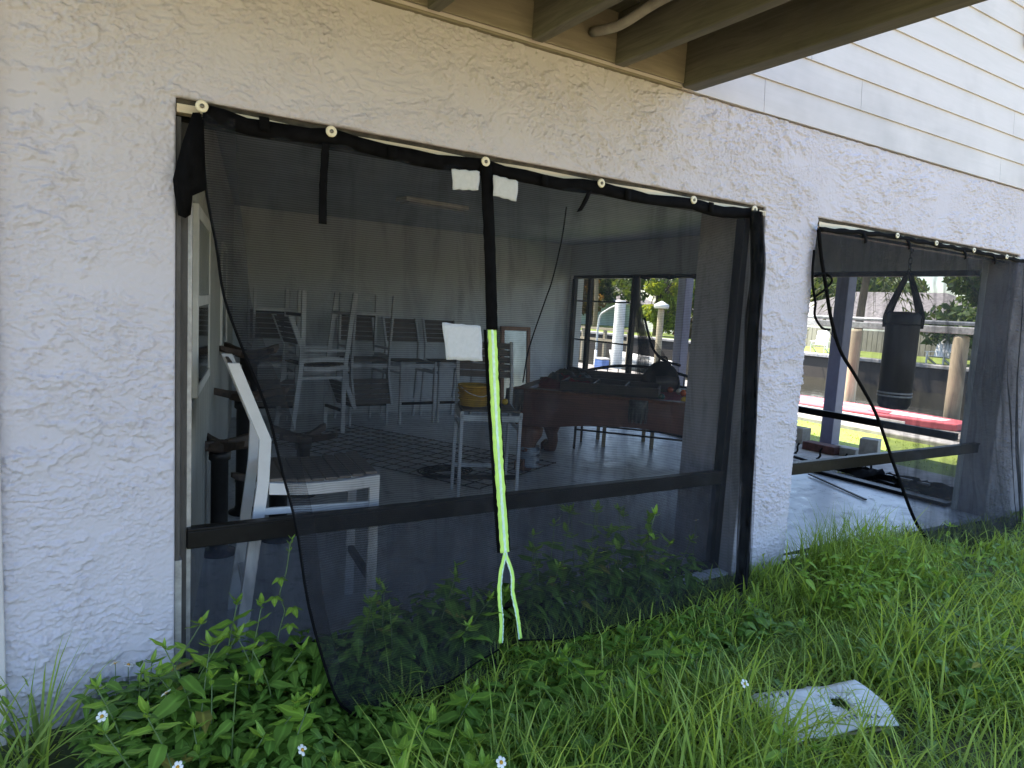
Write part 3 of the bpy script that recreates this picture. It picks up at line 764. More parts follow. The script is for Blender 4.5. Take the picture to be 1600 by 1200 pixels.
for x, z in ((4.24, 2.145), (4.75, 2.152), (5.5, 2.15), (5.95, 2.15)):
    ribbon([(x, -.055, z), (x + .02, -.065, z - .03), (x + .03, -.06, z - .06)], .03, (1, 0, .3), 6).build('tie', M['band'], cur2, thick=.002)
washers(cur2, [(4.616, 2.168), (5.106, 2.165), (5.634, 2.164), (6.144, 2.158)], .018)

# ================================================================== STOOLS
def stool_parts(root, metal, slatm, back=True):
    Wd = .47; ys = (-Wd / 2 + .0125, Wd / 2 - .0125)
    for y in ys:
        sd_ = -1 if y < 0 else 1
        ya, yb = y - .0125, y + .0125
        # rear post, bent above the seat
        c = [(-.085, 0), (0.0, .74), (.006, .93), (-.125, 1.255)]
        w = .034
        f = [(x + w, z) for x, z in c]; bk = [(x - w * .45, z) for x, z in c]
        MB().prism(f + bk[::-1], ya, yb, 1).build('rear_leg', metal, root, bevel=.003)
        MB().prism([(.47, 0), (.515, 0), (.515, .735), (.47, .735)], ya, yb, 1).build('front_leg', metal, root, bevel=.003)
        # curved side rail of the seat
        top = [(.034 + (.515 - .034) * k / 8, .742 - .016 * math.sin(math.pi * k / 8) + .012 * (k / 8)) for k in range(9)]
        bot = [(x, z - .052) for x, z in top]
        MB().prism(top + bot[::-1], ya + sd_ * .002, yb + sd_ * .002, 1).build('seat_rail', metal, root, bevel=.003)
        MB().box((-.012, ya + .004, .600), (.47, yb - .004, .630)).build('side_stretcher', metal, root, bevel=.003)
    a, c = ys[0] + .0125, ys[1] - .0125
    n = 8
    for k in range(n):
        u = (k + .5) / n; x = .034 + .475 * u; z = .744 - .016 * math.sin(math.pi * u) + .012 * u
        MB().box((x - .027, a - .008, z), (x + .027, c + .008, z + .014)).build('seat_slat', slatm, root, bevel=.003)
    for k in range(5):
        z0 = .965 + k * .057; x = .006 - .131 * (z0 - .93) / .325; x2 = .006 - .131 * (z0 + .05 - .93) / .325
        MB().prism([(x - .002, z0), (x + .012, z0), (x2 + .012, z0 + .05), (x2 - .002, z0 + .05)], a, c, 1).build('back_slat', slatm, root, bevel=.002)
    MB().box((.478, a, .235), (.508, c, .268)).build('footrest', M['blackframe'], root, bevel=.003)
    MB().box((-.055, a, .20), (-.03, c, .235)).build('rear_stretcher', metal, root, bevel=.003)
    MB().box((.478, a, .68), (.508, c, .728)).build('seat_rail', metal, root, bevel=.003)
    return root
near = thing('bar_stool', 'white slatted bar stool at the left end of the opening, half bare of netting', 'bar stool', (.650, .475, 0), R(-6))
stool_parts(near, M['whitemetal'], M['slat'])
def stool(loc, rz, label, flip=False, group=None):
    c = copy_tree(proto)
    c.scale = (1.05, 1.05, 1.05); c.location = loc; c.rotation_euler = (math.pi, 0, rz) if flip else (0, 0, rz)
    c['label'] = label; c['category'] = 'bar stool'
    if group: c['group'] = group
    elif 'group' in c: del c['group']
    return c
proto = thing('bar_stool', 'grey bar stool with the yellow bucket on its seat', 'bar stool', (2.78, 2.17, 0), R(-112))
stool_parts(proto, M['greymetal'], M['slat'])
G = 'bar stools stacked by the back wall'
def pair(x, y, rz, la, lb):
    stool((x, y, 0), rz, la, group=G)
    if lb:
        # the upper stool lies upside down, seat on seat, turned about
        cx, cy_ = x + math.cos(rz) * .541, y + math.sin(rz) * .541
        stool((cx, cy_, 1.596), rz + math.pi, lb, True, G)
pair(1.93, 5.02, R(8), 'upright grey bar stool standing sideways in front of the stacked stools', 'upturned bar stool on the sideways stool, foremost of the stack')
pair(1.85, 5.80, R(-95), 'upright bar stool at the left end of the row by the back wall', 'upturned bar stool on the leftmost stool of the back row')
pair(2.93, 5.80, R(-90), 'upright bar stool in the middle of the back row with another on top', 'upturned bar stool on the middle stool of the back row')
pair(3.55, 5.80, R(-88), 'bar stool in the back row, second from the wooden frame, nothing on top', None)
pair(4.12, 5.80, R(-92), 'bar stool of the back row next to the wooden frame, nothing on top', None)

# ---- upturned pedestal table bases in the left corner
def pedestal(x, y, h, r, rz, label):
    t = thing('table_pedestal', label, 'table base', (x, y, 0), rz, 'upturned table bases')
    MB().lathe([(.10, 0), (.10, .015), (r * 1.15, .03), (r, .06), (r, h - .06), (r * 1.25, h - .05), (r * 1.25, h)], 20).build('column', M['darkcol'], t)
    hub = MB().lathe([(r * 1.3, h), (r * 1.9, h + .01), (r * 1.7, h + .05), (.02, h + .06)], 14).build('hub', M['castiron'], t)
    for k in range(4):
        a = k * math.pi / 2; d = Vector((math.cos(a), math.sin(a), 0)); s = Vector((-d.y, d.x, 0))
        rows = []
        for q, w, z0, z1 in ((.04, .05, h + .002, h + .06), (.12, .045, h + .02, h + .07), (.20, .045, h + .04, h + .085), (.26, .06, h + .055, h + .10), (.29, .035, h + .075, h + .105)):
            c = d * q
            rows.append([tuple(c - s * w / 2 + Vector((0, 0, z0))), tuple(c + s * w / 2 + Vector((0, 0, z0))), tuple(c + s * w * .4 + Vector((0, 0, z1))), tuple(c - s * w * .4 + Vector((0, 0, z1))), tuple(c - s * w / 2 + Vector((0, 0, z0)))])
        m = MB().grid(rows, False); m.add(rows[-1][:4], [(0, 1, 2, 3)]); m.add(rows[0][:4], [(3, 2, 1, 0)])
        m.build('foot', M['castiron'], t, bevel=.006)
pedestal(.655, 1.50, .62, .048, R(20), 'upturned table base with black column nearest the panelled wall')
pedestal(.93, 2.25, .80, .055, R(-12), 'tallest upturned table base, its rusty foot level with the window sill')
pedestal(1.42, 2.55, .42, .050, R(42), 'low upturned table base behind the seat of the white stool')
pedestal(1.02, 1.62, .36, .055, R(10), 'short upturned table base seen under the white stool')
pedestal(1.12, 3.1, 1.02, .060, R(30), 'upturned table base deepest in the corner behind the white stool')

# ---- wire mesh on the floor
b = MB(); a0 = R(-63); ux = Vector((math.cos(a0), math.sin(a0), 0)); uy = Vector((-ux.y, ux.x, 0)); o0 = Vector((1.55, 4.7, 0))
for k in range(19): b.tube([o0 + ux * (k * .155) + Vector((0, 0, .014)), o0 + ux * (k * .155) + uy * 1.36 + Vector((0, 0, .014))], .0042, 5)
for k in range(9): b.tube([o0 + uy * (k * .17) + Vector((0, 0, .006)), o0 + uy * (k * .17) + ux * 2.79 + Vector((0, 0, .006))], .0042, 5)
tag(b.build('wire_mesh_sheet', M['rust']), 'rusty welded wire mesh sheet lying on the concrete floor', 'wire mesh')

# ---- bucket and ball on the middle stool
bk = thing('bucket', 'small yellow plastic bucket on the grey stool behind the zip', 'bucket', (2.57, 1.96, .768))
MB().lathe([(.10, 0), (.105, .004), (.122, .15), (.128, .15), (.128, .165), (.118, .165), (.102, .012)], 28).build('body', M['bucket'], bk)
MB().tube(smooth_poly([(-.126, 0, .155), (-.09, -.09, .11), (0, -.132, .085), (.09, -.09, .11), (.126, 0, .155)], 24), .0035, 6).build('handle', M['whitepaint'], bk)
for z in (.05, .09, .13): MB().lathe([(.112 + z * .13, z), (.116 + z * .13, z + .004), (.112 + z * .13, z + .008)], 28).build('ridge', M['bucket'], bk)
def ball(c, r, m, label, cat='ball', nm='ball', g=None):
    return tag(MB().lathe([(max(.001, r * math.sin(math.pi * k / 14)), -r * math.cos(math.pi * k / 14)) for k in range(15)], 20, (0, 0, 0)).build(nm, M[m], loc=c), label, cat, g)
ball((2.84, 1.93, .768 + .026), .026, 'yellow', 'small yellow ball on the grey stool, right of the zip')

# ---- pool table
pt = thing('pool_table', 'dark mahogany pool table with red felt and claw feet', 'pool table', (4.66, 2.28, 0), R(-48))
PL, PW = 2.36, 1.30
mb = MB()
for s in (-1, 1):
    mb.prism([(s * (PW / 2), .775), (s * (PW / 2 - .02), .80), (s * (PW / 2 - .13), .80), (s * (PW / 2 - .15), .775)], -PL / 2, PL / 2, 0)
    mb.prism([(s * (PL / 2), .775), (s * (PL / 2 - .02), .80), (s * (PL / 2 - .13), .80), (s * (PL / 2 - .15), .775)], -PW / 2 + .15, PW / 2 - .15, 1)
mb.build('rail', M['mahogl'], pt, bevel=.004)
MB().box((-PL / 2 + .15, -PW / 2 + .15, .745), (PL / 2 - .15, PW / 2 - .15, .775)).build('felt_bed', M['felt'], pt)
for s in (-1, 1):
    # scooped aprons: deeper at the ends
    def scoop(L): return [(-L / 2, .774), (L / 2, .774), (L / 2, .45), (L / 2 - .28, .45)] + [(L / 2 - .28 - (L - .56) * k / 12, .45 + .08 * math.sin(math.pi * k / 12)) for k in range(1, 12)] + [(-L / 2 + .28, .45), (-L / 2, .45)]
    MB().prism(scoop(PL - .10), s * (PW / 2 - .02), s * (PW / 2 - .055), 1).build('apron', M['mahog'], pt, bevel=.005)
    MB().prism(scoop(PW - .12), s * (PL / 2 - .02), s * (PL / 2 - .055), 0).build('apron', M['mahog'], pt, bevel=.005)
for sx in (-1, 1):
    for sy in (-1, 1):
        cx, cy_ = sx * (PL / 2 - .17), sy * (PW / 2 - .17)
        prof = [(0, .44, .12), (.015, .36, .125), (.03, .27, .095), (.02, .19, .065), (-.005, .12, .055), (.01, .08, .062), (.04, .045, .078), (.04, .0, .062)]
        lg = MB().tube([(cx + sx * o, cy_ + sy * o, z) for o, z, r in prof], [r for o, z, r in prof], 14).build('leg', M['mahogl'], pt)
        for k in range(4):
            a = math.atan2(sy, sx) + (k - 1.5) * .6
            q = Vector((cx + sx * .04, cy_ + sy * .04, 0)); d = Vector((math.cos(a), math.sin(a), 0))
            MB().tube([tuple(q + d * .05 + Vector((0, 0, .11))), tuple(q + d * .085 + Vector((0, 0, .07))), tuple(q + d * .088 + Vector((0, 0, .004)))], [.014, .018, .012], 7).build('claw', M['mahogl'], lg)
# leather pockets with fringe
for px_, py_ in ((0, -1), (0, 1), (-1, -1), (1, -1), (-1, 1), (1, 1)):
    x, y = px_ * (PL / 2 - .03), py_ * (PW / 2 - .01)
    pk = MB().lathe([(.075, .79), (.085, .785), (.085, .72), (.07, .62), (.03, .585)], 16, (x, y, 0)).build('pocket', M['leather'], pt)
    for k in range(12):
        a = 2 * math.pi * k / 12
        MB().bar((x + .086 * math.cos(a), y + .086 * math.sin(a), .715), (x + .078 * math.cos(a), y + .078 * math.sin(a), .585), .016, .006, (math.cos(a), math.sin(a), 0)).build('fringe', M['leather'], pk)
# plastic film wound round the near left leg
film = []
for j in range(10):
    film.append([(-(PL / 2 - .17) + (.095 + .02 * math.sin(j * 2 + k)) * math.cos(k * .7) - .01, -(PW / 2 - .17) + (.095 + .02 * math.cos(j * 1.5 + k)) * math.sin(k * .7) - .01, .235 - j * .022) for k in range(10)])
MB().grid(film).build('plastic_film', M['film'], pt, thick=.002)
def onpt(a, c, z):  # along, across, height on the pool table
    q = Vector((a, c, 0)); q.rotate(Euler((0, 0, R(-48)))); return Vector((4.66, 2.28, z)) + q
# things on the table
t = thing('divided_tray', 'long dark divided tray lying on the red felt', 'tray', onpt(-.32, -.16, .776), R(-46))
MB().box((-.46, -.26, 0), (.46, .26, .012)).build('bottom', M['darkbox'], t)
for y in (-.255, .255): MB().box((-.46, y - .008, .0125), (.46, y + .008, .105)).build('side', M['darkbox'], t, bevel=.002)
for x in (-.452, -.15, .15, .452): MB().box((x - .007, -.246, .0125), (x + .007, .246, .10)).build('divider', M['darkbox'], t, bevel=.002)
t = thing('folded_cover', 'crumpled dark red table cover heaped at the far end of the pool table', 'cover', onpt(-.82, .22, .776), R(-40))
rw = []
q = random.Random(4)
for j in range(14):
    rw.append([(-.32 + .64 * i / 16, -.38 + .76 * j / 13, (.07 + .03 * math.sin(i * 1.3 + j) + .03 * q.random()) * max(0, math.sin(math.pi * i / 16)) ** .5 * max(0, math.sin(math.pi * j / 13)) ** .5 + .002) for i in range(17)])
MB().grid(rw).build('fold', M['felt'], t); rw2 = [[(x * .75, y * .8 + .12, z + .045) for x, y, z in r] for r in rw]; MB().grid(rw2).build('fold', M['darkbox'], t)
t = thing('tarnished_board', 'grey board leaning flat along the far rail of the pool table', 'board', onpt(-.35, .56, .802), R(-48))
MB().bar((-.55, 0, .06), (.62, .02, .06), .02, .11).build('panel', M['darkbox'], t, bevel=.003)
t = thing('backpack', 'black domed bag standing on the pool table beside the balls', 'bag', onpt(.10, .44, .776), R(-20))
rows = []
for j in range(11):
    v = j / 10; z = .30 * v; w = .20 * (1 - .75 * v ** 3.2); d = .12 * (1 - .7 * v ** 3)
    rows.append([(w * math.copysign(abs(math.cos(k * math.pi / 10)) ** .7, math.cos(k * math.pi / 10)), d * math.copysign(abs(math.sin(k * math.pi / 10)) ** .7, math.sin(k * math.pi / 10)), z + .006 * math.sin(k * 2 + j)) for k in range(21)])
m_ = MB().grid(rows); m_.add(rows[-1][:-1], [tuple(range(20))]); m_.build('body', M['bagcloth'], t)
MB().tube(smooth_poly([(-.05, -.02, .29), (-.03, -.02, .345), (.03, -.02, .345), (.05, -.02, .29)], 10), .010, 6).build('handle', M['bagcloth'], t)
rows = [[(x * .7, -.125 - .03 * math.sin(math.pi * j / 6) - .002, .03 + .13 * j / 6) for x in (-.17, -.1, 0, .1, .17)] for j in range(7)]
MB().grid(rows).build('front_pocket', M['darkbox'], t)
for (a, c), m_, lab in (((.21, .308), 'orange', 'orange ball on the pool table next to the black bag'), ((.348, .117), 'orange', 'orange ball nearest the stucco pier on the pool table'), ((.383, -.46), 'yellow', 'dull yellow ball on the near rail side of the pool table'),
                        ((.18, -.40), 'greenball', 'dark green ball on the red felt near the front rail'), ((.30, .20), 'whiteball', 'ivory ball half hidden behind the orange ball')):
    p = onpt(a, c, .776 + .03)
    ball(tuple(p), .030, m_, lab, 'pool ball', 'pool_ball', 'balls on the pool table')

# ---- bench behind the pool table
bn = thing('metal_bench', 'black tubular metal bench standing behind the pool table', 'bench', onpt(-.2, .95, 0), R(-48))
for x in (-.62, .62):
    MB().tube(smooth_poly([(x, -.20, .002), (x, -.18, .25), (x, -.2, .45), (x, -.12, .60), (x, .12, .60), (x, .2, .42)], 20), .014, 8).build('arm', M['blackframe'], bn)
    MB().tube([(x, .22, .002), (x, .2, .42), (x * .98, .27, .86)], .014, 8).build('leg', M['blackframe'], bn)
MB().tube(smooth_poly([(-.61, .27, .86), (-.3, .28, .93), (0, .28, .95), (.3, .28, .93), (.61, .27, .86)], 20), .017, 8).build('top_rail', M['blackframe'], bn)
for y, z in ((-.18, .22), (.21, .22), (-.2, .40), (.2, .40)): MB().tube([(-.62, y, z), (.62, y, z)], .011, 8).build('stretcher', M['blackframe'], bn)
for k in range(7): MB().box((-.6, -.19 + k * .055, .405), (.6, -.15 + k * .055, .417)).build('seat_slat', M['blackframe'], bn)
for k in range(9): MB().tube([(-.5 + k * .125, .215, .47), (-.5 + k * .125, .275, .90)], .006, 6).build('spindle', M['blackframe'], bn)
st = thing('side_table', 'low wooden table with slim legs beyond the pool table', 'table', (5.45, 3.45, 0), R(-30))
MB().box((-.32, -.26, .50), (.32, .26, .53)).build('top', M['darkbox'], st, bevel=.004)
for x in (-.28, .28):
    for y in (-.22, .22): MB().box((x - .02, y - .02, 0), (x + .02, y + .02, .499)).build('leg', M['tanwood'], st, bevel=.003)
# cable coil on the floor under the stool
b = MB()
for j in range(4):
    b.tube([(2.75 + .2 * math.cos(k * .42) * (1 + .1 * j), 2.75 + .13 * math.sin(k * .42) * (1 + .12 * j), .012 + j * .012) for k in range(16)], .008, 6)
tag(b.build('cable_coil', M['cord']), 'loose coil of black cable on the floor behind the grey stool', 'cable')
# ---- leaning frame against the back wall
fr = thing('picture_frame', 'reddish wooden picture frame leaning on the back wall', 'picture', (5.50, 6.02, 0))
fr.rotation_euler = (R(-5), 0, 0)
MB().box((-.26, -.02, 0), (-.20, .02, 1.26)).build('stile', M['frameoak'], fr, bevel=.004); MB().box((.20, -.02, 0), (.26, .02, 1.26)).build('stile', M['frameoak'], fr, bevel=.004)
MB().box((-.20, -.02, 1.20), (.20, .02, 1.26)).build('frame_rail', M['frameoak'], fr, bevel=.004); MB().box((-.20, -.02, 0), (.20, .02, .06)).build('frame_rail', M['frameoak'], fr, bevel=.004)
MB().box((-.20, -.004, .06), (.20, .004, 1.20)).build('glass', M['glassy'], fr)
# ---- ceiling light, cable
cl = thing('ceiling_light', 'flat white fixture on the dim ceiling left of the zip', 'light', (3.02, 3.85, 2.50), R(9))
MB().box((-.38, -.10, .02), (.38, .10, .0595)).build('housing', M['whitepaint'], cl, bevel=.006)
MB().box((-.35, -.085, -.005), (.35, .085, .0195)).build('diffuser', M['patch'], cl, bevel=.012)
pts = smooth_poly([(4.06, 2.98, 2.56), (4.03, 2.98, 2.25), (3.95, 2.98, 1.85), (3.86, 2.97, 1.6), (3.70, 2.95, 1.15), (3.62, 2.9, .82)], 30)
tag(MB().tube(pts, .007, 6).build('hanging_cable', M['cord']), 'thin dark cable hanging from the ceiling to the pool table', 'cable')

# ---- punching bag
pb = thing('punching_bag', 'black punching bag hanging on straps in the right opening', 'punching bag', (5.58, .37, 0))
pb.scale = (.83, .83, 1)
MB().lathe([(.03, .90), (.12, .91), (.148, .95), (.150, 1.60), (.148, 1.66), (.12, 1.685), (.02, 1.69)], 32).build('body', M['vinyl'], pb)
for z in (1.005, 1.03, 1.58): MB().lathe([(.1505, z), (.153, z + .004), (.153, z + .010), (.1505, z + .014)], 32).build('band', M['bagcloth' if z > 1.5 else 'greymetal'], pb)
for k in range(4):
    a = R(-60 + (0, 38, 180, 142)[k])
    ribbon([(.152 * math.cos(a), .152 * math.sin(a), 1.56), (.145 * math.cos(a), .145 * math.sin(a), 1.69), (.015 * math.cos(a), .015 * math.sin(a), 1.985)], .045, (.5, -.866, 0), 10).build('strap', M['bagcloth'], pb, thick=.004)
for k in range(12):
    mb = MB(); z = 2.0 + k * .045
    mb.tube([((.016 if k % 2 else 0) * math.cos(j * math.pi / 5), (0 if k % 2 else .016) * math.cos(j * math.pi / 5), z + .028 * math.sin(j * math.pi / 5)) for j in range(11)], .0045, 5)
    mb.build('chain_link', M['blackframe'], pb)

# ---- torn netting on the canal window
tc = thing('torn_netting', 'torn dark netting gathered on the canal window behind the pool table', 'netting')
rows = []
q = random.Random(8)
for j in range(26):
    v = j / 25; yc = 4.55 - .28 * v + .03 * math.sin(v * 7); w = .05 + .17 * v ** .8; z = 2.07 - 1.42 * v
    rows.append([(XF - .06 - .05 * math.sin(k * 1.9 + j * .15) - .02 * q.random(), yc + w * (k / 12 - .5), z) for k in range(13)])
MB().grid(rows).build('gathered_mesh', M['mesh'], tc)
MB().tube(smooth_poly([(XF - .05, 4.36, 1.5), (XF - .06, 4.15, 1.12), (XF - .08, 3.9, .97), (XF - .08, 3.6, .93)], 16), .018, 6).build('hem', M['band'], tc)
rows = [[tuple(vmix((XF - .06, 4.42 - .1 * j / 8, 1.42 - .6 * j / 8), (XF - .08, 4.3 - .75 * j / 8, 1.42 - .72 * j / 8), k / 8) + Vector((.02 * math.sin(k * 2 + j), 0, 0))) for k in range(9)] for j in range(9)]
MB().grid(rows).build('gathered_mesh', M['mesh'], tc)
rows = [[(XF - .04 - .02 * math.sin(k), 3.34 + 1.36 * k / 20, 2.085 - .05 * j - .02 * math.sin(k * .9) * j) for k in range(21)] for j in range(2)]
MB().grid(rows).build('hem_band', M['band'], tc)
ribbon([(XF - .06, 4.34, 2.03), (XF - .06, 4.32, 1.98), (XF - .06, 4.36, 1.93)], .02, (0, 1, 0), 6).build('tie', M['band'], tc)
fn = thing('fallen_netting', 'fallen black netting with loose frame strips and hooks at the canal door', 'netting', (0, 0, 0))
rows = [[(6.72 + .34 * j / 8 + .04 * math.sin(k * 1.1 + j), .35 + 1.25 * k / 22, .012 + .09 * abs(math.sin(k * .75 + j * .9)) * math.sin(math.pi * j / 8) + .03 * q.random()) for k in range(23)] for j in range(9)]
MB().grid(rows).build('netting_heap', M['band'], fn)
MB().bar((6.30, 1.55, .02), (5.95, .72, .012), .02, .012).build('frame_strip', M['blackframe'], fn)
MB().bar((6.95, 2.3, .02), (6.72, .9, .03), .035, .03).build('frame_strip', M['blackframe'], fn)
MB().bar((6.9, 1.15, .07), (6.8, .62, .10), .025, .02).build('frame_strip', M['greyedge'], fn)
for y in (2.33, 2.03, 1.72, 1.42):
    b = MB(); x = 7.18; b.tube(smooth_poly([(x + .02, y, .14), (x, y + .01, .10), (x - .02, y - .01, .05), (x - .05, y, .02)], 8), .012, 6)
    b.tube([(x - .05 + .02 * math.sin(k * .7), y + .02 * math.cos(k * .7), .02) for k in range(8)], .005, 5); b.build('hook', M['cord'], fn)

# ================================================================== PORCH AND CANAL SIDE
def post(x, y, label):
    t = thing('porch_post', label, 'post', (x, y, 0), 0, None)
    MB().box((-.085, -.085, .02), (.085, .085, 2.75)).build('shaft', M['purple'], t, bevel=.008)
    MB().box((-.10, -.10, -.02), (.10, .10, .02)).build('base', M['concrete'], t, bevel=.005)
post(8.22, 2.62, 'purple porch post left of the punching bag')
post(8.22, 5.40, 'purple porch post outside the canal window behind the pool table')
def block(x, y, z, sx, sy, sz, rz, m, nm, label, cat, hollow=False):
    t = thing(nm, label, cat, (x, y, z), rz)
    if hollow:
        b = MB()
        for c in ((-sx / 2, -sx / 2 + .03), (-.015, .015), (sx / 2 - .03, sx / 2)): b.box((c[0], -sy / 2 + .03, 0), (c[1], sy / 2 - .03, sz))
        b.box((-sx / 2, -sy / 2, 0), (sx / 2, -sy / 2 + .03, sz)); b.box((-sx / 2, sy / 2 - .03, 0), (sx / 2, sy / 2, sz)); b.build('block', M[m], t, bevel=.004)
    else: MB().box((-sx / 2, -sy / 2, 0), (sx / 2, sy / 2, sz)).build('block', M[m], t, bevel=.008)
block(7.86, 1.86, -.02, .19, .20, .27, R(20), 'concrete', 'concrete_block', 'grey concrete block standing on the porch edge, right of the purple post', 'block')
block(7.78, 2.42, -.02, .20, .42, .10, R(4), 'brickdark', 'brick', 'dark red brick lying at the foot of the purple post', 'brick')
block(7.92, 2.16, -.02, .18, .24, .10, R(10), 'concrete', 'paver', 'pale paver lying between the red brick and the concrete block', 'paver')
block(8.05, 3.05, -.02, .2, .4, .2, R(5), 'concrete', 'concrete_block', 'hollow concrete block behind the red brick, next to the pillar edge', 'block', True)
block(7.75, 2.95, -.02, .14, .14, .34, R(5), 'tanwood', 'wood_stump', 'rotten wooden stump beside the hollow concrete block', 'stump')
# dock along the seawall
dk = thing('dock', 'weathered wooden dock along the canal edge', 'dock')
for k in range(110):
    y = -3 + k * .15
    MB().box((10.46, y, .02), (12.1, y + .138, .06)).build('plank', M['dockwood'], dk)
for x in (10.55, 12.02): MB().box((x - .04, -3, -.20), (x + .04, 13.5, .019)).build('beam', M['dockwood'], dk)
for k in range(6):
    for x in (10.62, 11.9): MB().tube([(x, -2.5 + k * 3.1, -1.4), (x, -2.5 + k * 3.1, -.2)], .11, 10).build('pile', M['darkwood'], dk)
pbd = thing('paddleboard', 'red and white board lying on the dock by the purple post', 'paddleboard', (11.25, 5.1, .062), R(4))
out = [(.60 * max(0, math.sin(math.pi * min(1, .06 + k / 24 * .94))) ** .45, -2.6 + 5.2 * k / 24) for k in range(25)]
MB().prism([(x, y) for x, y in out] + [(-x, y) for x, y in out[::-1]], 0, .11, 2).build('hull', M['redpaint'], pbd, bevel=.02)
MB().prism([(x * .55, y * .9) for x, y in out] + [(-x * .55, y * .9) for x, y in out[::-1]], .1105, .116, 2).build('stripe', M['whitepaint'], pbd)
MB().prism([(-.36, -1.6), (.05, -1.5), (.38, .4), (.05, .5)], .1165, .121, 2).build('stripe', M['redpaint'], pbd)
MB().prism([(-.3, .9), (-.1, .7), (.3, 1.9), (.1, 2.0)], .1165, .121, 2).build('stripe', M['redpaint'], pbd)
MB().box((-.64, -2.0, -.0), (-.61, 2.0, .07)).build('side_strip', M['whitepaint'], pbd)
def piling(x, y, z1, r, m, label, cap=False):
    t = thing('piling', label, 'piling', (x, y, 0))
    MB().lathe([(r, -1.6), (r * .98, 0), (r * .94, z1 - .05), (r * .8, z1)], 14).build('shaft', M[m], t)
    if cap: MB().lathe([(r * 1.9, z1 + .001), (r * 2.2, z1 + .03), (r * 2.2, z1 + .10), (.02, z1 + .2)], 14).build('cap', M['whitepaint'], t)
piling(12.4, 5.05, 1.50, .12, 'tanwood', 'tan weathered piling behind the purple post in the right opening')
piling(12.6, 12.15, 1.90, .16, 'whitepaint', 'thick white piling in the left bay of the canal window')
piling(12.9, 10.85, 1.72, .09, 'tanwood', 'slim piling with a broad white cap left of the purple post', True)
# boat lift
bl = thing('boat_lift', 'timber boat lift with a crossbeam at the canal, right of the punching bag', 'boat lift', (12.6, 3.0, 0))
MB().lathe([(.13, -1.6), (.125, 1.45), (.10, 1.5)], 14, (0, .28, 0)).build('pile', M['tanwood'], bl)
MB().lathe([(.13, -1.6), (.125, 1.75), (.10, 1.8)], 14, (2.6, .55, 0)).build('pile', M['tanwood'], bl)
MB().box((2.3, .1, 1.82), (2.95, 1.1, 2.0)).build('pile_cap', M['whitepaint'], bl, bevel=.01)
MB().box((-.12, -.6, 1.52), (.12, 5.4, 1.64)).build('beam', M['greyedge'], bl, bevel=.01)
MB().tube([(0, -.5, 1.70), (0, 5.2, 1.70)], .035, 10).build('drive_pipe', M['greyedge'], bl)
MB().lathe([(.13, -1.6), (.125, 1.45), (.10, 1.5)], 14, (0, 5.2, 0)).build('pile', M['tanwood'], bl)
# dock railing and davit in the left bay
rl = thing('dock_railing', 'pale wooden dock railing seen through the left bay of the canal window', 'railing', (16.0, 15.6, 0))
for k in range(4): MB().box((-.05, k * 1.3 - .05, -.3), (.05, k * 1.3 + .05, .95)).build('railing_post', M['tanwood'], rl)
for z in (.5, .9): MB().box((-.07, -.1, z), (-.051, 4.1, z + .09)).build('railing_bar', M['tanwood'], rl)
dv = thing('boat_davit', 'curved white boat davit arm beyond the canal window', 'davit', (14.2, 13.6, 0))
MB().tube(smooth_poly([(0, 1.5, .2), (0, 1.45, 1.3), (0, 1.1, 1.6), (0, .5, 1.8), (0, -.3, 1.9)], 20), .035, 10).build('arm', M['whitepaint'], dv)
MB().tube([(0, 1.5, -1.4), (0, 1.5, .3)], .05, 10).build('mast', M['whitepaint'], dv)
bt = thing('boat', 'small white open boat moored beyond the dock railing', 'boat', (19.5, 18.6, -.95), R(100))
bt.scale = (.7, .7, .6)
hull = []
for j in range(9):
    u = j / 8; w = .85 * (1 - u ** 2.6) + .02; d = .35 + .35 * u
    hull.append([(-2.2 + 4.6 * u + (.25 * s * s if u > .9 else 0), w * math.sin(s * math.pi / 2), .15 + (d + .55) * abs(s) ** 1.8 + .1 * u) for s in np.linspace(-1, 1, 11)])
MB().grid(hull).build('hull', M['whitepaint'], bt, thick=.04)
MB().box((-2.0, -.7, .62), (1.4, .7, .66)).build('deck', M['whitepaint'], bt)
MB().box((-.3, -.3, .661), (.3, .3, 1.3)).build('console', M['whitepaint'], bt, bevel=.05)
cr = thing('cooler', 'blue plastic box on the dock beneath the white piling', 'box', (11.6, 11.55, .062))
cr.scale = (.55, .55, .8)
MB().box((-.22, -.3, 0), (.22, .3, .3)).build('body', M['bluebits'], cr, bevel=.03); MB().box((-.23, -.31, .302), (.23, .31, .36)).build('lid', M['whitepaint'], cr, bevel=.02)

# ---- far bank
def far_house(x, y, sx, sy, h, rz, wall, label):
    t = thing('waterside_house', label, 'house', (x, y, .05), rz)
    MB().box((-sx / 2, -sy / 2, 0), (sx / 2, sy / 2, h)).build('wall', M[wall], t)
    b = MB(); o = .5; b.add([(-sx / 2 - o, -sy / 2 - o, h), (sx / 2 + o, -sy / 2 - o, h), (sx / 2 + o, sy / 2 + o, h), (-sx / 2 - o, sy / 2 + o, h), (0, -sy / 2 + sx / 2, h + sx * .24), (0, sy / 2 - sx / 2, h + sx * .24)],
            [(3, 2, 1, 0), (0, 1, 4), (1, 2, 5, 4), (2, 3, 5), (3, 0, 4, 5)])
    r = b.build('roof', M['roof'], t)
    MB().box((-sx / 2 - o - .03, -sy / 2 - o, h - .14), (-sx / 2 - o - .002, sy / 2 + o, h + .02)).build('fascia', M['whitepaint'], r)
    for k in range(5):
        yy = -sy / 2 + sy * (k + .5) / 5
        w = MB().box((-sx / 2 - .05, yy - .6, .9), (-sx / 2 - .002, yy + .6, 1.9)).build('window', M['whitepaint'], t)
        MB().box((-sx / 2 - .054, yy - .52, .98), (-sx / 2 - .051, yy + .52, 1.82)).build('pane', M['darkglass'], w)
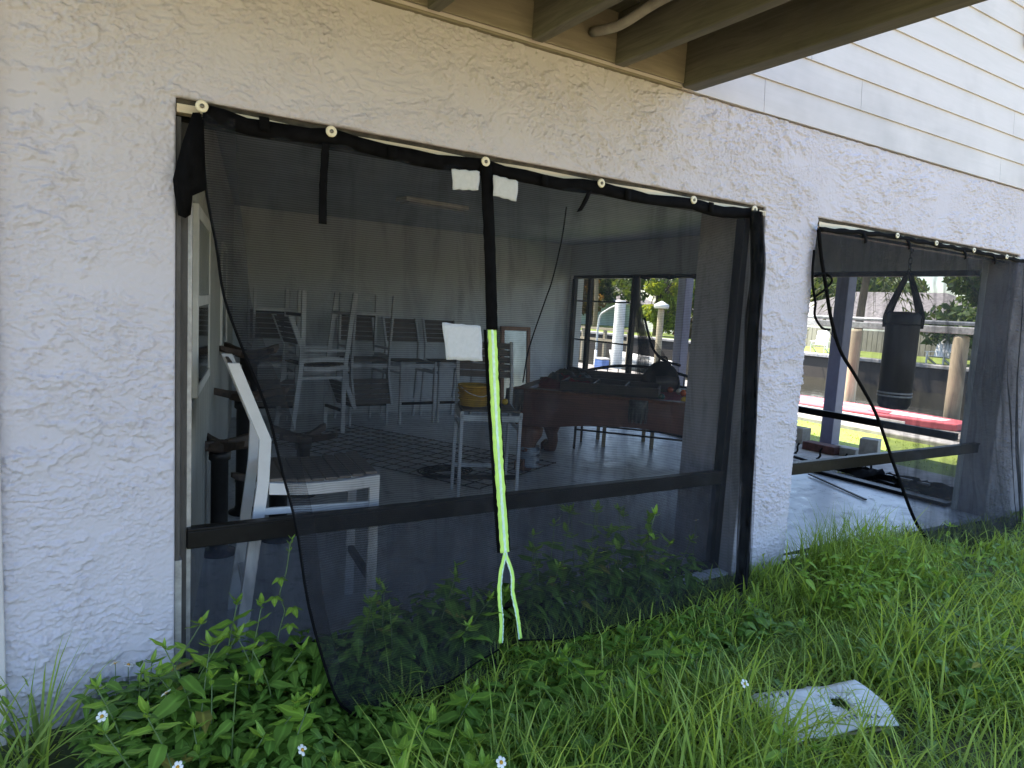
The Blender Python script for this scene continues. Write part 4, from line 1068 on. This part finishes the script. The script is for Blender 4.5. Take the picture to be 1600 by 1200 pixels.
far_house(46, 23.5, 9, 15, 1.75, 0, 'tanwall', 'tan house with a low grey hip roof across the canal')
far_house(60, 47, 9, 16, 2.2, R(-8), 'tanwall', 'tan house with grey roof across the canal behind the purple post')
far_house(56, 68, 10, 22, 2.6, R(-30), 'bluewall', 'pale blue house under the palms across the canal')
far_house(62, 13, 9, 14, 2.6, 0, 'tanwall', 'grey roofed house standing back beyond the green tree')
def far_fence(x, y0, y1, h, m, label, rails=False, slant=0):
    t = thing('fence', label, 'fence')
    n = int((y1 - y0) / .32)
    n = min(n, 60)
    for k in range(n):
        y = y0 + (y1 - y0) * k / n
        MB().box((x, y, .05), (x + .03, y + (y1 - y0) / n - .03, h)).build('board', M[m], t)
    MB().box((x + .031, y0, h - .3), (x + .08, y1, h - .2)).build('fence_rail', M[m], t)
far_fence(41.0, 16.5, 29.0, 1.35, 'fencewood', 'grey board fence in front of the hip roofed house')
far_fence(42.0, 33.5, 44.0, 1.5, 'whitepaint', 'white board fence across the canal, right of the purple post')
# patio screen enclosure beams in front of the hip roofed house
t = thing('pool_cage', 'white pool cage beams across the canal in front of the grey roof', 'pool cage', (38.5, 24, .05))
for z in (1.30, 1.65): MB().box((-.05, -5, z), (.05, 5.5, z + .10)).build('beam', M['whitepaint'], t)
for k in range(6): MB().box((-.05, -5 + k * 2.08, 0), (.05, -4.9 + k * 2.08, 1.2995)).build('cage_post', M['whitepaint'], t)
# lounge chairs
def garden_chair(x, y, rz, label):
    t = thing('garden_chair', label, 'chair', (x, y, .05), rz)
    for k in range(5):
        MB().bar((-.25, -.26 + k * .13, .36), (-.62, -.26 + k * .13 * 1.0, 1.15 + .05 * math.sin(k * .8)), .115, .025, (1, 0, .5)).build('back_slat', M['whitepaint'], t)
        MB().bar((-.3, -.26 + k * .13, .35), (.35, -.26 + k * .13, .42), .115, .025).build('seat_slat', M['whitepaint'], t)
    for s in (-1, 1):
        MB().box((-.5, s * .36 - .06, .58), (.42, s * .36 + .06, .61)).build('arm', M['whitepaint'], t)
        MB().box((.28, s * .34 - .02, 0), (.38, s * .34 + .02, .579)).build('leg', M['whitepaint'], t)
        MB().bar((-.6, s * .32, .02), (.3, s * .32, .33), .03, .1).build('leg', M['whitepaint'], t)
garden_chair(33.5, 20.3, R(200), 'white slatted garden chair on the far bank, beside the pillar edge')
garden_chair(33.8, 19.2, R(170), 'white slatted garden chair on the far bank, next to the purple post')
garden_chair(31.6, 13.2, R(185), 'white slatted garden chair on the far bank, right of the punching bag')

# ---- trees
def leaf_cloud(n, blobs, size, rs):
    V = np.zeros((n * 4, 3)); F = []
    for i in range(n):
        c, r = blobs[rs.integers(len(blobs))]
        d = rs.normal(size=3); d /= np.linalg.norm(d)
        p = np.array(c) + d * np.array(r) * (rs.random() ** .45)
        a = rs.normal(size=3); a /= np.linalg.norm(a); b_ = np.cross(a, rs.normal(size=3)); b_ /= np.linalg.norm(b_)
        s = size * (.5 + rs.random())
        V[i * 4:i * 4 + 4] = [p - a * s, p + b_ * s * .5, p + a * s, p - b_ * s * .5]
        F.append((i * 4, i * 4 + 1, i * 4 + 2, i * 4 + 3))
    return V, F
def tint_mesh(name, V, F, m, tint, extra=None):
    me = bpy.data.meshes.new(name); me.from_pydata(V.tolist() if hasattr(V, 'tolist') else V, [], F); me.materials.append(m)
    at = me.attributes.new('tint', 'FLOAT', 'POINT'); at.data.foreach_set('value', np.asarray(tint, dtype=np.float32))
    if extra is not None:
        at = me.attributes.new('mid', 'FLOAT', 'POINT'); at.data.foreach_set('value', np.asarray(extra, dtype=np.float32))
    me.polygons.foreach_set('use_smooth', [True] * len(me.polygons))
    return me
def tree(x, y, h, w, leaf, label, seed, n=2600, size=.30, low=.25, z=.05):
    rs = np.random.default_rng(seed); q = random.Random(seed)
    t = thing('tree', label, 'tree', (x, y, z), 0, None)
    b = MB(); pts = [(0, 0, -.1), (q.uniform(-.2, .2), q.uniform(-.2, .2), h * .3), (q.uniform(-.4, .4), q.uniform(-.4, .4), h * .6), (q.uniform(-.4, .4), q.uniform(-.4, .4), h * .85)]
    b.tube(smooth_poly(pts, 10), [h * .03 * (1 - .075 * k) for k in range(11)], 9)
    blobs = []
    for k in range(11):
        a = q.uniform(0, 6.28); rr = w * q.uniform(.15, .38); zz = h * q.uniform(low + .1, .88)
        c = (rr * math.cos(a), rr * math.sin(a), zz); s = w * q.uniform(.14, .24)
        blobs.append((c, (s, s, s * .75)))
        b.tube(smooth_poly([pts[1], lerp(pts[2], c, .5), c], 6), [h * .012 * (1 - .13 * j) for j in range(7)], 6)
    b.build('trunk', M['bark'], t)
    V, F = leaf_cloud(n, blobs, size, rs)
    link('crown', tint_mesh('crown', V, F, M[leaf], np.repeat(rs.random(n), 4)), t)
tree(35.0, 12.6, 5.4, 6.6, 'treeleaf', 'full green tree across the canal, right of the punching bag', 1, 7000, .20, .05)
tree(56, 20.0, 5.2, 7, 'treeyellow', 'yellow green tree behind the hip roof across the canal', 2, 2000, .3)
tree(60, 33, 6.5, 8, 'treeleaf', 'dark green tree behind the hip roof, left of the punching bag', 3, 2200, .35)
tree(35.0, 34.6, 7.0, 4.8, 'treeyellow', 'bright yellow green tree in the middle of the canal window', 4, 4200, .20, .0)
tree(37.5, 33.0, 3.6, 3.6, 'treewarm', 'reddish green tree right of the porch post in the canal window', 5, 2600, .2, .0)
tree(46, 40, 9.5, 8, 'treeleaf', 'dark tall tree right of the porch post in the canal window', 6, 3200, .32, .2)
tree(48, 47, 12, 11, 'treeleaf', 'broad dark tree behind the bright tree in the canal window', 7, 5200, .32, .12)
tree(47, 57, 11, 10, 'treeleaf', 'dark tree rising above the pale blue house', 8, 5200, .30, .22)
tree(42, 54, 10, 8, 'treewarm', 'brownish tree at the left edge of the canal window', 12, 3000, .36, .1)
tree(70, 46, 12, 13, 'treeleaf', 'distant dark tree behind the second tan house', 13, 3400, .45, .1)
tree(75, 22, 8, 12, 'treeleaf', 'distant green tree far behind the hip roof', 14, 2600, .45, .1)
tree(78, 8, 9, 14, 'treeleaf', 'distant green tree behind the grey roofed house', 15, 2600, .45, .1)
def palm(x, y, h, label, seed, drop=1.0, n=22, L=2.4):
    q = random.Random(seed); t = thing('palm_tree', label, 'palm tree', (x, y, .05))
    lean = (q.uniform(-.5, .5), q.uniform(-.5, .5))
    pts = smooth_poly([(0, 0, -.1), (lean[0] * .2, lean[1] * .2, h * .5), (lean[0], lean[1], h)], 12)
    MB().tube(pts, [.20 - .005 * k + (.012 if k % 2 else 0) for k in range(13)], 10).build('trunk', M['palmtrunk'], t)
    top = pts[-1]
    for k in range(n):
        a = 2 * math.pi * k / n + q.uniform(-.2, .2); el = q.uniform(-.7, 1.1)
        d = Vector((math.cos(a), math.sin(a), 0)); b = MB(); ln = L * q.uniform(.8, 1.1)
        sp = [top + d * (ln * u * math.cos(el * (1 - u * .3))) + Vector((0, 0, ln * (math.sin(el) * u - drop * .75 * u * u))) for u in [j / 9 for j in range(10)]]
        b.tube(sp, [.03 - .0025 * j for j in range(10)], 4)
        s = Vector((-d.y, d.x, 0))
        for j in range(2, 10):
            for sg in (-1, 1):
                p = sp[j]; w = .55 * (1 - abs(j - 5) / 9); tip = p + s * sg * w + d * .25 + Vector((0, 0, -.30))
                b.add([tuple(p - d * .05), tuple(p + d * .06), tuple(tip)], [(0, 1, 2)])
        b.build('frond', M['palmleaf'], t)
palm(36.5, 43.5, 7.2, 'tall palm with a pale trunk in the left bay of the canal window', 1)
palm(40, 50.5, 7.6, 'palm nearest the left frame of the canal window', 2)
palm(38, 40.0, 6.4, 'leaning palm just left of the thick white piling', 3)
palm(30.9, 16.6, 4.9, 'palm whose drooping fronds hang above the punching bag', 4, 1.1, 44, 2.6)

# ================================================================== WEEDS, GRASS, SIGN IN FRONT
def inside_slab(x, y): return y > -.02
def hem_h(x, y):
    return 1 - .62 * max(0, min(1, (y + .95) / .35)) * max(0, min(1, (x - .85) / .25)) * max(0, min(1, (3.75 - x) / .4)) - .5 * max(0, min(1, (y + 1.1) / .4)) * max(0, min(1, (x - 4.5) / .4))
def blades(n, xr, yr, lmin, lmax, wid, dens, rs, zf, name, m, lean=1.0):
    P = []
    while len(P) < n:
        x = rs.uniform(*xr); y = yr[1] - (yr[1] - yr[0]) * rs.random() ** 1.0
        if rs.random() < dens(x, y): P.append((x, y))
    P = np.array(P); K = 5
    L = rs.uniform(lmin, lmax, n) * (.45 + .55 * np.array([dens(x, y) for x, y in P])) * np.array([hem_h(x, y) for x, y in P]); az = rs.uniform(0, 2 * np.pi, n)
    bend = rs.uniform(.4, 2.3, n) * lean; w = wid * rs.uniform(.6, 1.5, n); tw = rs.uniform(-1, 1, n)
    V = np.zeros((n, 2 * K - 1, 3)); d = np.stack([np.cos(az), np.sin(az)], 1); s = np.stack([-np.sin(az + tw * .5), np.cos(az + tw * .5)], 1)
    pos = np.zeros((n, 3)); pos[:, :2] = P; pos[:, 2] = [zf(x, y) - .02 for x, y in P]; ang = rs.uniform(.1, .8, n)
    for k in range(K):
        u = k / (K - 1); ww = w * (1 - u ** 1.6) * .5
        if k < K - 1:
            V[:, 2 * k, :] = pos; V[:, 2 * k, :2] -= s * ww[:, None]
            V[:, 2 * k + 1, :] = pos; V[:, 2 * k + 1, :2] += s * ww[:, None]; V[:, 2 * k + 1, 2] += ww * .4
        else: V[:, 2 * k, :] = pos
        st = L / (K - 1); pos = pos.copy()
        pos[:, :2] += d * (np.sin(ang) * st)[:, None]; pos[:, 2] += np.cos(ang) * st
        ang = ang + bend / (K - 1) * (.6 + u)
    # blades never pass through the wall or the ground
    V[:, :, 1] = np.where((V[:, :, 1] > -.006) & (V[:, :, 0] < 3.84) & ((V[:, :, 0] < .27) | (V[:, :, 0] > 3.3)), -.006 - .02 * rs.random((n, 1)), V[:, :, 1])
    V[:, :, 2] = np.maximum(V[:, :, 2], GZ + .004)
    nv = 2 * K - 1; base = np.arange(n) * nv; faces = []
    for k in range(K - 2): faces.append(np.stack([base + 2 * k, base + 2 * k + 1, base + 2 * k + 3, base + 2 * k + 2], 1))
    q4 = np.concatenate(faces).tolist(); t3 = np.stack([base + 2 * (K - 2), base + 2 * (K - 2) + 1, base + 2 * (K - 1)], 1).tolist()
    me = tint_mesh(name, V.reshape(-1, 3), q4 + t3, m, np.repeat(rs.random(n) * .999, nv))
    o = link(name, me); o['kind'] = 'stuff'; return o
def cl(x, y): return .5 + .5 * math.sin(2.1 * x + 1.3 * y + 1.5 * math.sin(1.7 * y - .8 * x)) * math.cos(1.5 * x - 2.2 * y)
def d_main(x, y):
    d = .5 + .5 * cl(x * 1.6, y * 1.6)
    if x < 1.15 and y > -.95: d *= .16
    if 1.0 < x < 3.4 and y > -.62: d = max(d, .9)
    if 2.30 < x < 2.90 and -1.36 < y < -1.04: d *= .55
    if y < -2.4: d *= .4
    return d
blades(9000, (.9, 3.7), (-.9, -.03), .12, .30, .0065, lambda x, y: 1, np.random.default_rng(12), gz, 'low_grass', M['grass'], 1.1)
blades(36000, (-.7, 7.4), (-3.2, -.03), .10, .34, .0075, d_main, np.random.default_rng(1), gz, 'grass', M['grass'])
blades(7500, (.6, 7.0), (-2.8, -.05), .26, .62, .0095, lambda x, y: max(0.0, d_main(x, y)) ** 1.4, np.random.default_rng(2), gz, 'tall_grass', M['tallgrass'], 1.1)
blades(900, (-.2, 7.0), (-2.6, -.05), .10, .34, .004, d_main, np.random.default_rng(8), gz, 'dead_grass', M['straw'], 1.2)
blades(1500, (3.9, 5.3), (-.45, -.03), .28, .50, .0055, lambda x, y: 1, np.random.default_rng(3), gz, 'wall_grass', M['grass'], .8)
blades(9000, (8.06, 10.1), (-1.5, 8.5), .05, .16, .012, lambda x, y: .3 + .7 * cl(x * 2, y * 2), np.random.default_rng(4), lambda x, y: -.05, 'bank_grass', M['grass'])
blades(160, (6.78, 7.1), (.5, 1.6), .10, .28, .006, lambda x, y: 1, np.random.default_rng(5), lambda x, y: 0.0, 'crack_grass', M['grass'])

# leaf meshes: folded along the midrib, arched, pointed
def leaf_mesh(name, L, W, m, arch=.35, serr=0.0, fold=.25):
    K = 7; V = []; mid = []; F = []
    for k in range(K):
        u = k / (K - 1); w = W * .5 * max(0, math.sin(math.pi * min(1, u ** .75 * .97 + .03))) ** .9 * (1 + (serr if k % 2 else -serr)); 
        if k == K - 1: w = .0004
        x = L * u; z = -arch * L * u * u * .6 + .04 * L * math.sin(u * 9)
        V += [(x - .10 * w, -w, z + fold * w), (x, 0, z), (x - .10 * w, w, z + fold * w)]; mid += [0, 1, 0]
    for k in range(K - 1):
        a = 3 * k; F += [(a, a + 1, a + 4, a + 3), (a + 1, a + 2, a + 5, a + 4)]
    return tint_mesh(name, V, F, m, [0] * len(V), mid)
LEAF = [leaf_mesh('leaf', .078, .036, M['weed'], .35, .06), leaf_mesh('leaf', .098, .042, M['weed'], .5, .05), leaf_mesh('leaf', .060, .030, M['weed'], .25, .05)]
LEAFB = [leaf_mesh('leaf', .070, .026, M['weedbright'], .15, .06), leaf_mesh('leaf', .050, .018, M['weedbright'], .1, .05)]
LEAFY = [leaf_mesh('leaf', .075, .032, M['weedold'], .6, .08)]
BIG = [leaf_mesh('leaf', .13, .075, M['weed'], .3, .02, .15)]
def put_leaf(me, parent, p, az, el, roll, s):
    o = bpy.data.objects.new('leaf', me); col.objects.link(o); o.parent = parent
    o.location = p; o.rotation_mode = 'XYZ'
    o.rotation_euler = (Matrix.Rotation(az, 3, 'Z') @ Matrix.Rotation(-el, 3, 'Y') @ Matrix.Rotation(roll, 3, 'X')).to_euler(); o.scale = (s, s, s)
    return o
def weed(x, y, h, label, group, seed, nodes=5, big=False, s0=1.0, z=None, lean=None):
    q = random.Random(seed)
    t = thing('weed', label, 'weed', (x, y, gz(x, y) if z is None else z), q.uniform(0, 6.28), group)
    lx, ly = lean or (q.uniform(-.12, .12), q.uniform(-.12, .12))
    st = smooth_poly([(0, 0, -.02), (lx * .3, ly * .3, h * .5), (lx, ly, h)], 8)
    MB().tube(st, [.0035 - .0002 * k for k in range(9)], 5).build('stem', M['stem'], t)
    for k in range(nodes):
        u = .30 + .68 * k / max(1, nodes - 1); p = polyat([tuple(a) for a in st], u); a0 = k * math.pi / 2 + q.uniform(-.3, .3)
        top = k == nodes - 1
        for j in range(2):
            me = q.choice(BIG if big else (LEAFB if k >= nodes - 2 else LEAF + LEAFB[:1] + LEAFY * (q.random() < .3)))
            put_leaf(me, t, p, a0 + j * math.pi + q.uniform(-.3, .3), q.uniform(-.1, .45) + (.25 if top else 0), q.uniform(-.3, .3), s0 * q.uniform(.8, 1.3) * (.75 if top else 1.1))
    for j in range(3): put_leaf(q.choice(LEAFB), t, st[-1], j * 2.1 + q.random(), q.uniform(.5, 1.1), 0, s0 * q.uniform(.6, .95))
    return t
def undergrowth(n, xr, yr, hr, name, m, rs, size=(.06, .11)):
    V, F, tint, mid = [], [], [], []
    for i in range(n):
        x, y = rs.uniform(*xr), rs.uniform(*yr); hh = rs.uniform(*hr)
        c = np.array([x, y, gz(x, y) + hh]); az = rs.uniform(0, 6.283); el = rs.uniform(-.5, .5)
        L = rs.uniform(*size); W = L * rs.uniform(.32, .5)
        d = np.array([math.cos(az) * math.cos(el), math.sin(az) * math.cos(el), math.sin(el)]); sd_ = np.array([-math.sin(az), math.cos(az), rs.uniform(-.4, .4)])
        nrm = np.array([0, 0, 1.0]); b0 = len(V); K = 5; tn = rs.random()
        for k in range(K):
            u = k / (K - 1); w = W * .5 * max(0, math.sin(math.pi * min(1, u ** .7 * .96 + .04))) + .0003
            p = c + d * L * u - nrm * (.30 * L * u * u)
            for q_, up_ in ((-w, .25 * w), (0, 0), (w, .25 * w)):
                pp = p + sd_ * q_ + nrm * up_; pp[1] = min(pp[1], -.012); pp[2] = max(pp[2], GZ + .01); V.append(pp); mid.append(1. if q_ == 0 else 0.); tint.append(tn)
        for k in range(K - 1):
            a = b0 + 3 * k; F += [(a, a + 1, a + 4, a + 3), (a + 1, a + 2, a + 5, a + 4)]
    o = link(name, tint_mesh(name, np.array(V), F, m, tint, mid)); o['kind'] = 'stuff'; return o
urs = np.random.default_rng(44)
undergrowth(420, (.45, 1.0), (-.62, -.28), (.0, .09), 'undergrowth', M['weed'], urs, (.05, .085))
undergrowth(2000, (-.02, .66), (-.95, -.03), (.0, .17), 'undergrowth', M['weed'], urs, (.045, .085))
undergrowth(700, (.62, 1.55), (-.26, -.04), (.0, .18), 'undergrowth', M['weed'], urs)
undergrowth(1700, (.3, 1.6), (-1.35, -.50), (.0, .08), 'undergrowth', M['weed'], urs)
undergrowth(650, (1.0, 3.0), (-.12, -.03), (.02, .24), 'undergrowth', M['weed'], urs)
undergrowth(420, (1.2, 5.2), (-1.5, -.5), (.0, .10), 'undergrowth', M['weed'], urs, (.05, .09))
undergrowth(520, (1.55, 3.2), (-.66, -.30), (.0, .07), 'undergrowth', M['weed'], urs, (.05, .09))
undergrowth(420, (3.0, 4.1), (-1.5, -.85), (.04, .20), 'undergrowth', M['weed'], urs, (.04, .075))
undergrowth(380, (3.5, 4.5), (-.75, -.30), (.06, .26), 'undergrowth', M['weedbright'], urs, (.045, .08))
undergrowth(300, (4.2, 6.2), (-1.5, -.5), (.04, .20), 'undergrowth', M['weed'], urs, (.04, .07))
ws = random.Random(31)
n_weed = 0
def patch_weeds(n, xr, yr, hr, label, group, s0=1.0, big=0.0, ok=None):
    global n_weed
    k = 0
    while k < n:
        x, y = ws.uniform(*xr), ws.uniform(*yr)
        if ok and not ok(x, y): continue
        weed(x, y, ws.uniform(*hr), label, group, 1000 + n_weed, ws.choice((4, 5, 5, 6)), ws.random() < big, s0 * ws.uniform(.85, 1.2)); k += 1; n_weed += 1
patch_weeds(24, (.02, .62), (-.72, -.06), (.20, .40), 'leafy green weed in the thicket at the left jamb, outside the netting', 'weeds at the left jamb', 1.0)
patch_weeds(16, (.45, 1.15), (-1.05, -.6), (.08, .19), 'low broadleaf weed under the lower left corner of the netting', 'weeds under the netting corner', 1.3)
patch_weeds(24, (1.75, 2.85), (-.10, -.03), (.32, .55), 'tall weed shaded behind the right half of the netting', 'weeds behind the netting', 1.1)
patch_weeds(10, (.85, 1.7), (-.28, -.05), (.22, .38), 'weed shaded behind the left half of the netting', 'weeds behind the left netting', 1.0)
patch_weeds(11, (1.6, 3.2), (-.85, -.5), (.10, .19), 'leafy weed among the grass in front of the netting hem', 'weeds in front of the hem', .95)
patch_weeds(9, (3.5, 5.2), (-.85, -.35), (.22, .38), 'leafy weed in the tall grass before the pillar and right opening', 'weeds before the pillar', .95, .1)
patch_weeds(8, (3.0, 4.4), (-1.6, -1.0), (.18, .34), 'broad leaved weed in the grass right of the white panel', 'weeds right of the panel', 1.0, .5)
patch_weeds(5, (1.75, 2.3), (-1.62, -1.35), (.12, .22), 'low broad leaved weed in the grass left of the white panel', 'weeds left of the panel', 1.0, .4)
weed(-.19, -.12, .24, 'single dark weed against the corner strip at the far left', None, 77, 4, False, .8)

# grass tussock at the far left corner
blades(60, (-.30, -.1), (-.35, -.08), .25, .5, .012, lambda x, y: 1, np.random.default_rng(9), gz, 'corner_grass', M['grass'], .6)

VINE = leaf_mesh('leaf', .062, .036, M['weedbright'], .25, .03)
# climbing vine in the bare strip of the opening
vn = thing('climbing_vine', 'slender green vine climbing in front of the lower screen', 'vine', (0, 0, 0))
vp = smooth_poly([(.62, -.10, -.15), (.63, -.08, .15), (.645, -.07, .24), (.66, -.065, .30), (.64, -.065, .37), (.665, -.06, .46), (.678, -.055, .56), (.684, -.06, .585)], 40)
MB().tube(vp, .0022, 5).build('stem', M['stem'], vn)
q = random.Random(2)
for u, s in ((.45, .95), (.53, .9), (.62, 1.05), (.70, .9), (.80, .85)):
    p = polyat([tuple(a) for a in vp], u); side = q.uniform(-.4, .4)
    c = p + Vector((q.choice((-.025, .03)), -.02, .005))
    MB().tube([tuple(p), tuple(c)], .0013, 4).build('stalk', M['stem'], vn)
    for a in (-.3, math.pi + .3, -math.pi / 2): put_leaf(VINE, vn, c, a + side, -.35 if abs(a + 1.57) > .1 else -.7, 0, s * .72)
for u in (.93, .97, 1.0): 
    for a in (.5, 2.6): put_leaf(LEAFB[1], vn, polyat([tuple(a_) for a_ in vp], u), a, .9, 0, .5)

# white wildflowers with orange eyes
def flower(x, y, z, label, seed, s=1.0, g=None):
    q = random.Random(seed); t = thing('wildflower', label, 'flower', (x, y, gz(x, y)), q.uniform(0, 6), g)
    h = z - gz(x, y); b = smooth_poly([(q.uniform(-.03, .03), q.uniform(-.03, .03), -.01), (q.uniform(-.01, .02), 0, h * .5), (0, 0, h)], 6)
    MB().tube(b, .0014, 5).build('stem', M['stem'], t)
    til = Euler((R(q.uniform(15, 50)), R(q.uniform(-25, 25)), 0)).to_matrix()
    hd = MB().lathe([(.001, -.001), (.0055 * s, 0), (.006 * s, .003), (.003 * s, .006), (.0005, .0065)], 10).build('flower_eye', M['flowereye'], t, loc=tuple(b[-1])); hd.rotation_euler = til.to_euler()
    for k in range(6):
        if k == 5 and q.random() < .5: continue
        a = k * 2 * math.pi / 6 + .2; rows = []
        for u, w in ((.004, .002), (.009, .0055), (.014, .006), (.0175, .0035)):
            c = Vector((math.cos(a), math.sin(a), 0)) * u * s; w_ = Vector((-math.sin(a), math.cos(a), 0)) * w * s
            rows.append([tuple(til @ (c - w_ + Vector((0, 0, .002)))), tuple(til @ (c + Vector((0, 0, .001)))), tuple(til @ (c + w_ + Vector((0, 0, .002))))])
        o = MB().grid(rows).build('petal', M['petal'], t, thick=.0006); o.location = tuple(b[-1])
for k, (x, y, z, lab) in enumerate([(.075, -.06, .21, 'white wildflower at the top of the weeds against the left wall'), (.115, -.07, .20, 'white wildflower just right of the topmost one at the left wall'),
        (.03, -.34, .18, 'white wildflower lowest on the stucco left of the jamb'), (.215, -.32, .20, 'white wildflower in the weeds below the jamb strip'), (.21, -.72, .19, 'white wildflower at the bottom edge in the left weeds'),
        (.54, -.80, .19, 'white wildflower under the lower left corner of the netting'), (2.13, -1.12, .17, 'white wildflower beside the left edge of the white panel'), (1.04, -1.13, .20, 'white wildflower in the grass below the foot of the zip'),
        (2.52, -.10, .26, 'small white wildflower behind the netting, right of the zip'), (2.36, -.12, .22, 'small white wildflower behind the netting among the tall weeds'), (2.05, -.12, .16, 'small white wildflower behind the netting near the zip foot'), (2.95, -.06, .40, 'small white wildflower behind the netting near its right hem')]):
    flower(x, y, z, lab, 50 + k, 1.0 if k < 8 else .9)

# broken white panel lying in the grass
sg = thing('printed_panel', 'broken white panel with small dark print lying in the grass', 'panel', (2.60, -1.20, -.02), R(-21))
sg.rotation_euler = (R(3), R(-4), R(-21))
outer = [(-.29, -.15), (.19, -.14), (.235, -.02), (.20, .14), (-.02, .15), (-.06, .125), (-.30, .13)]
hole = [(.0, .01), (.05, -.035), (.085, .0), (.07, .055), (.02, .06)]
b = MB()
# ring of quads round a torn hole, top, bottom and edges
N = 130
def around(poly, c):
    out = []
    for k in range(N):
        a = 2 * math.pi * k / N; d = Vector((math.cos(a), math.sin(a))); best = None
        for i in range(len(poly)):
            p, q_ = Vector(poly[i]), Vector(poly[(i + 1) % len(poly)]); e = q_ - p; den = d.x * e.y - d.y * e.x
            if abs(den) < 1e-9: continue
            w_ = p - Vector(c); tt = (w_.x * e.y - w_.y * e.x) / den; uu = (w_.x * d.y - w_.y * d.x) / den
            if tt > 0 and -1e-6 <= uu <= 1 + 1e-6 and (best is None or tt < best): best = tt
        out.append(Vector(c) + d * best)
    return out
jr = random.Random(6)
O_, H_ = around(outer, (.045, .015)), [p + Vector((jr.uniform(-.008, .008), jr.uniform(-.008, .008))) for p in around(hole, (.045, .015))]
rows = []
for tt in (0, .25, .5, .75, 1): rows.append([(*(o.lerp(h, tt)), .012 + .010 * math.sin(k * .145) * (1 - tt)) for k, (o, h) in enumerate(zip(O_, H_))])
rows = [r + [r[0]] for r in rows]
b.grid(rows)
b.build('sheet', M['signwhite'], sg, thick=.006)
MB().bar((-.26, -.14, -.006), (.16, -.125, -.008), .02, .010).build('backing_strip', M['tanwood'], sg, bevel=.003)
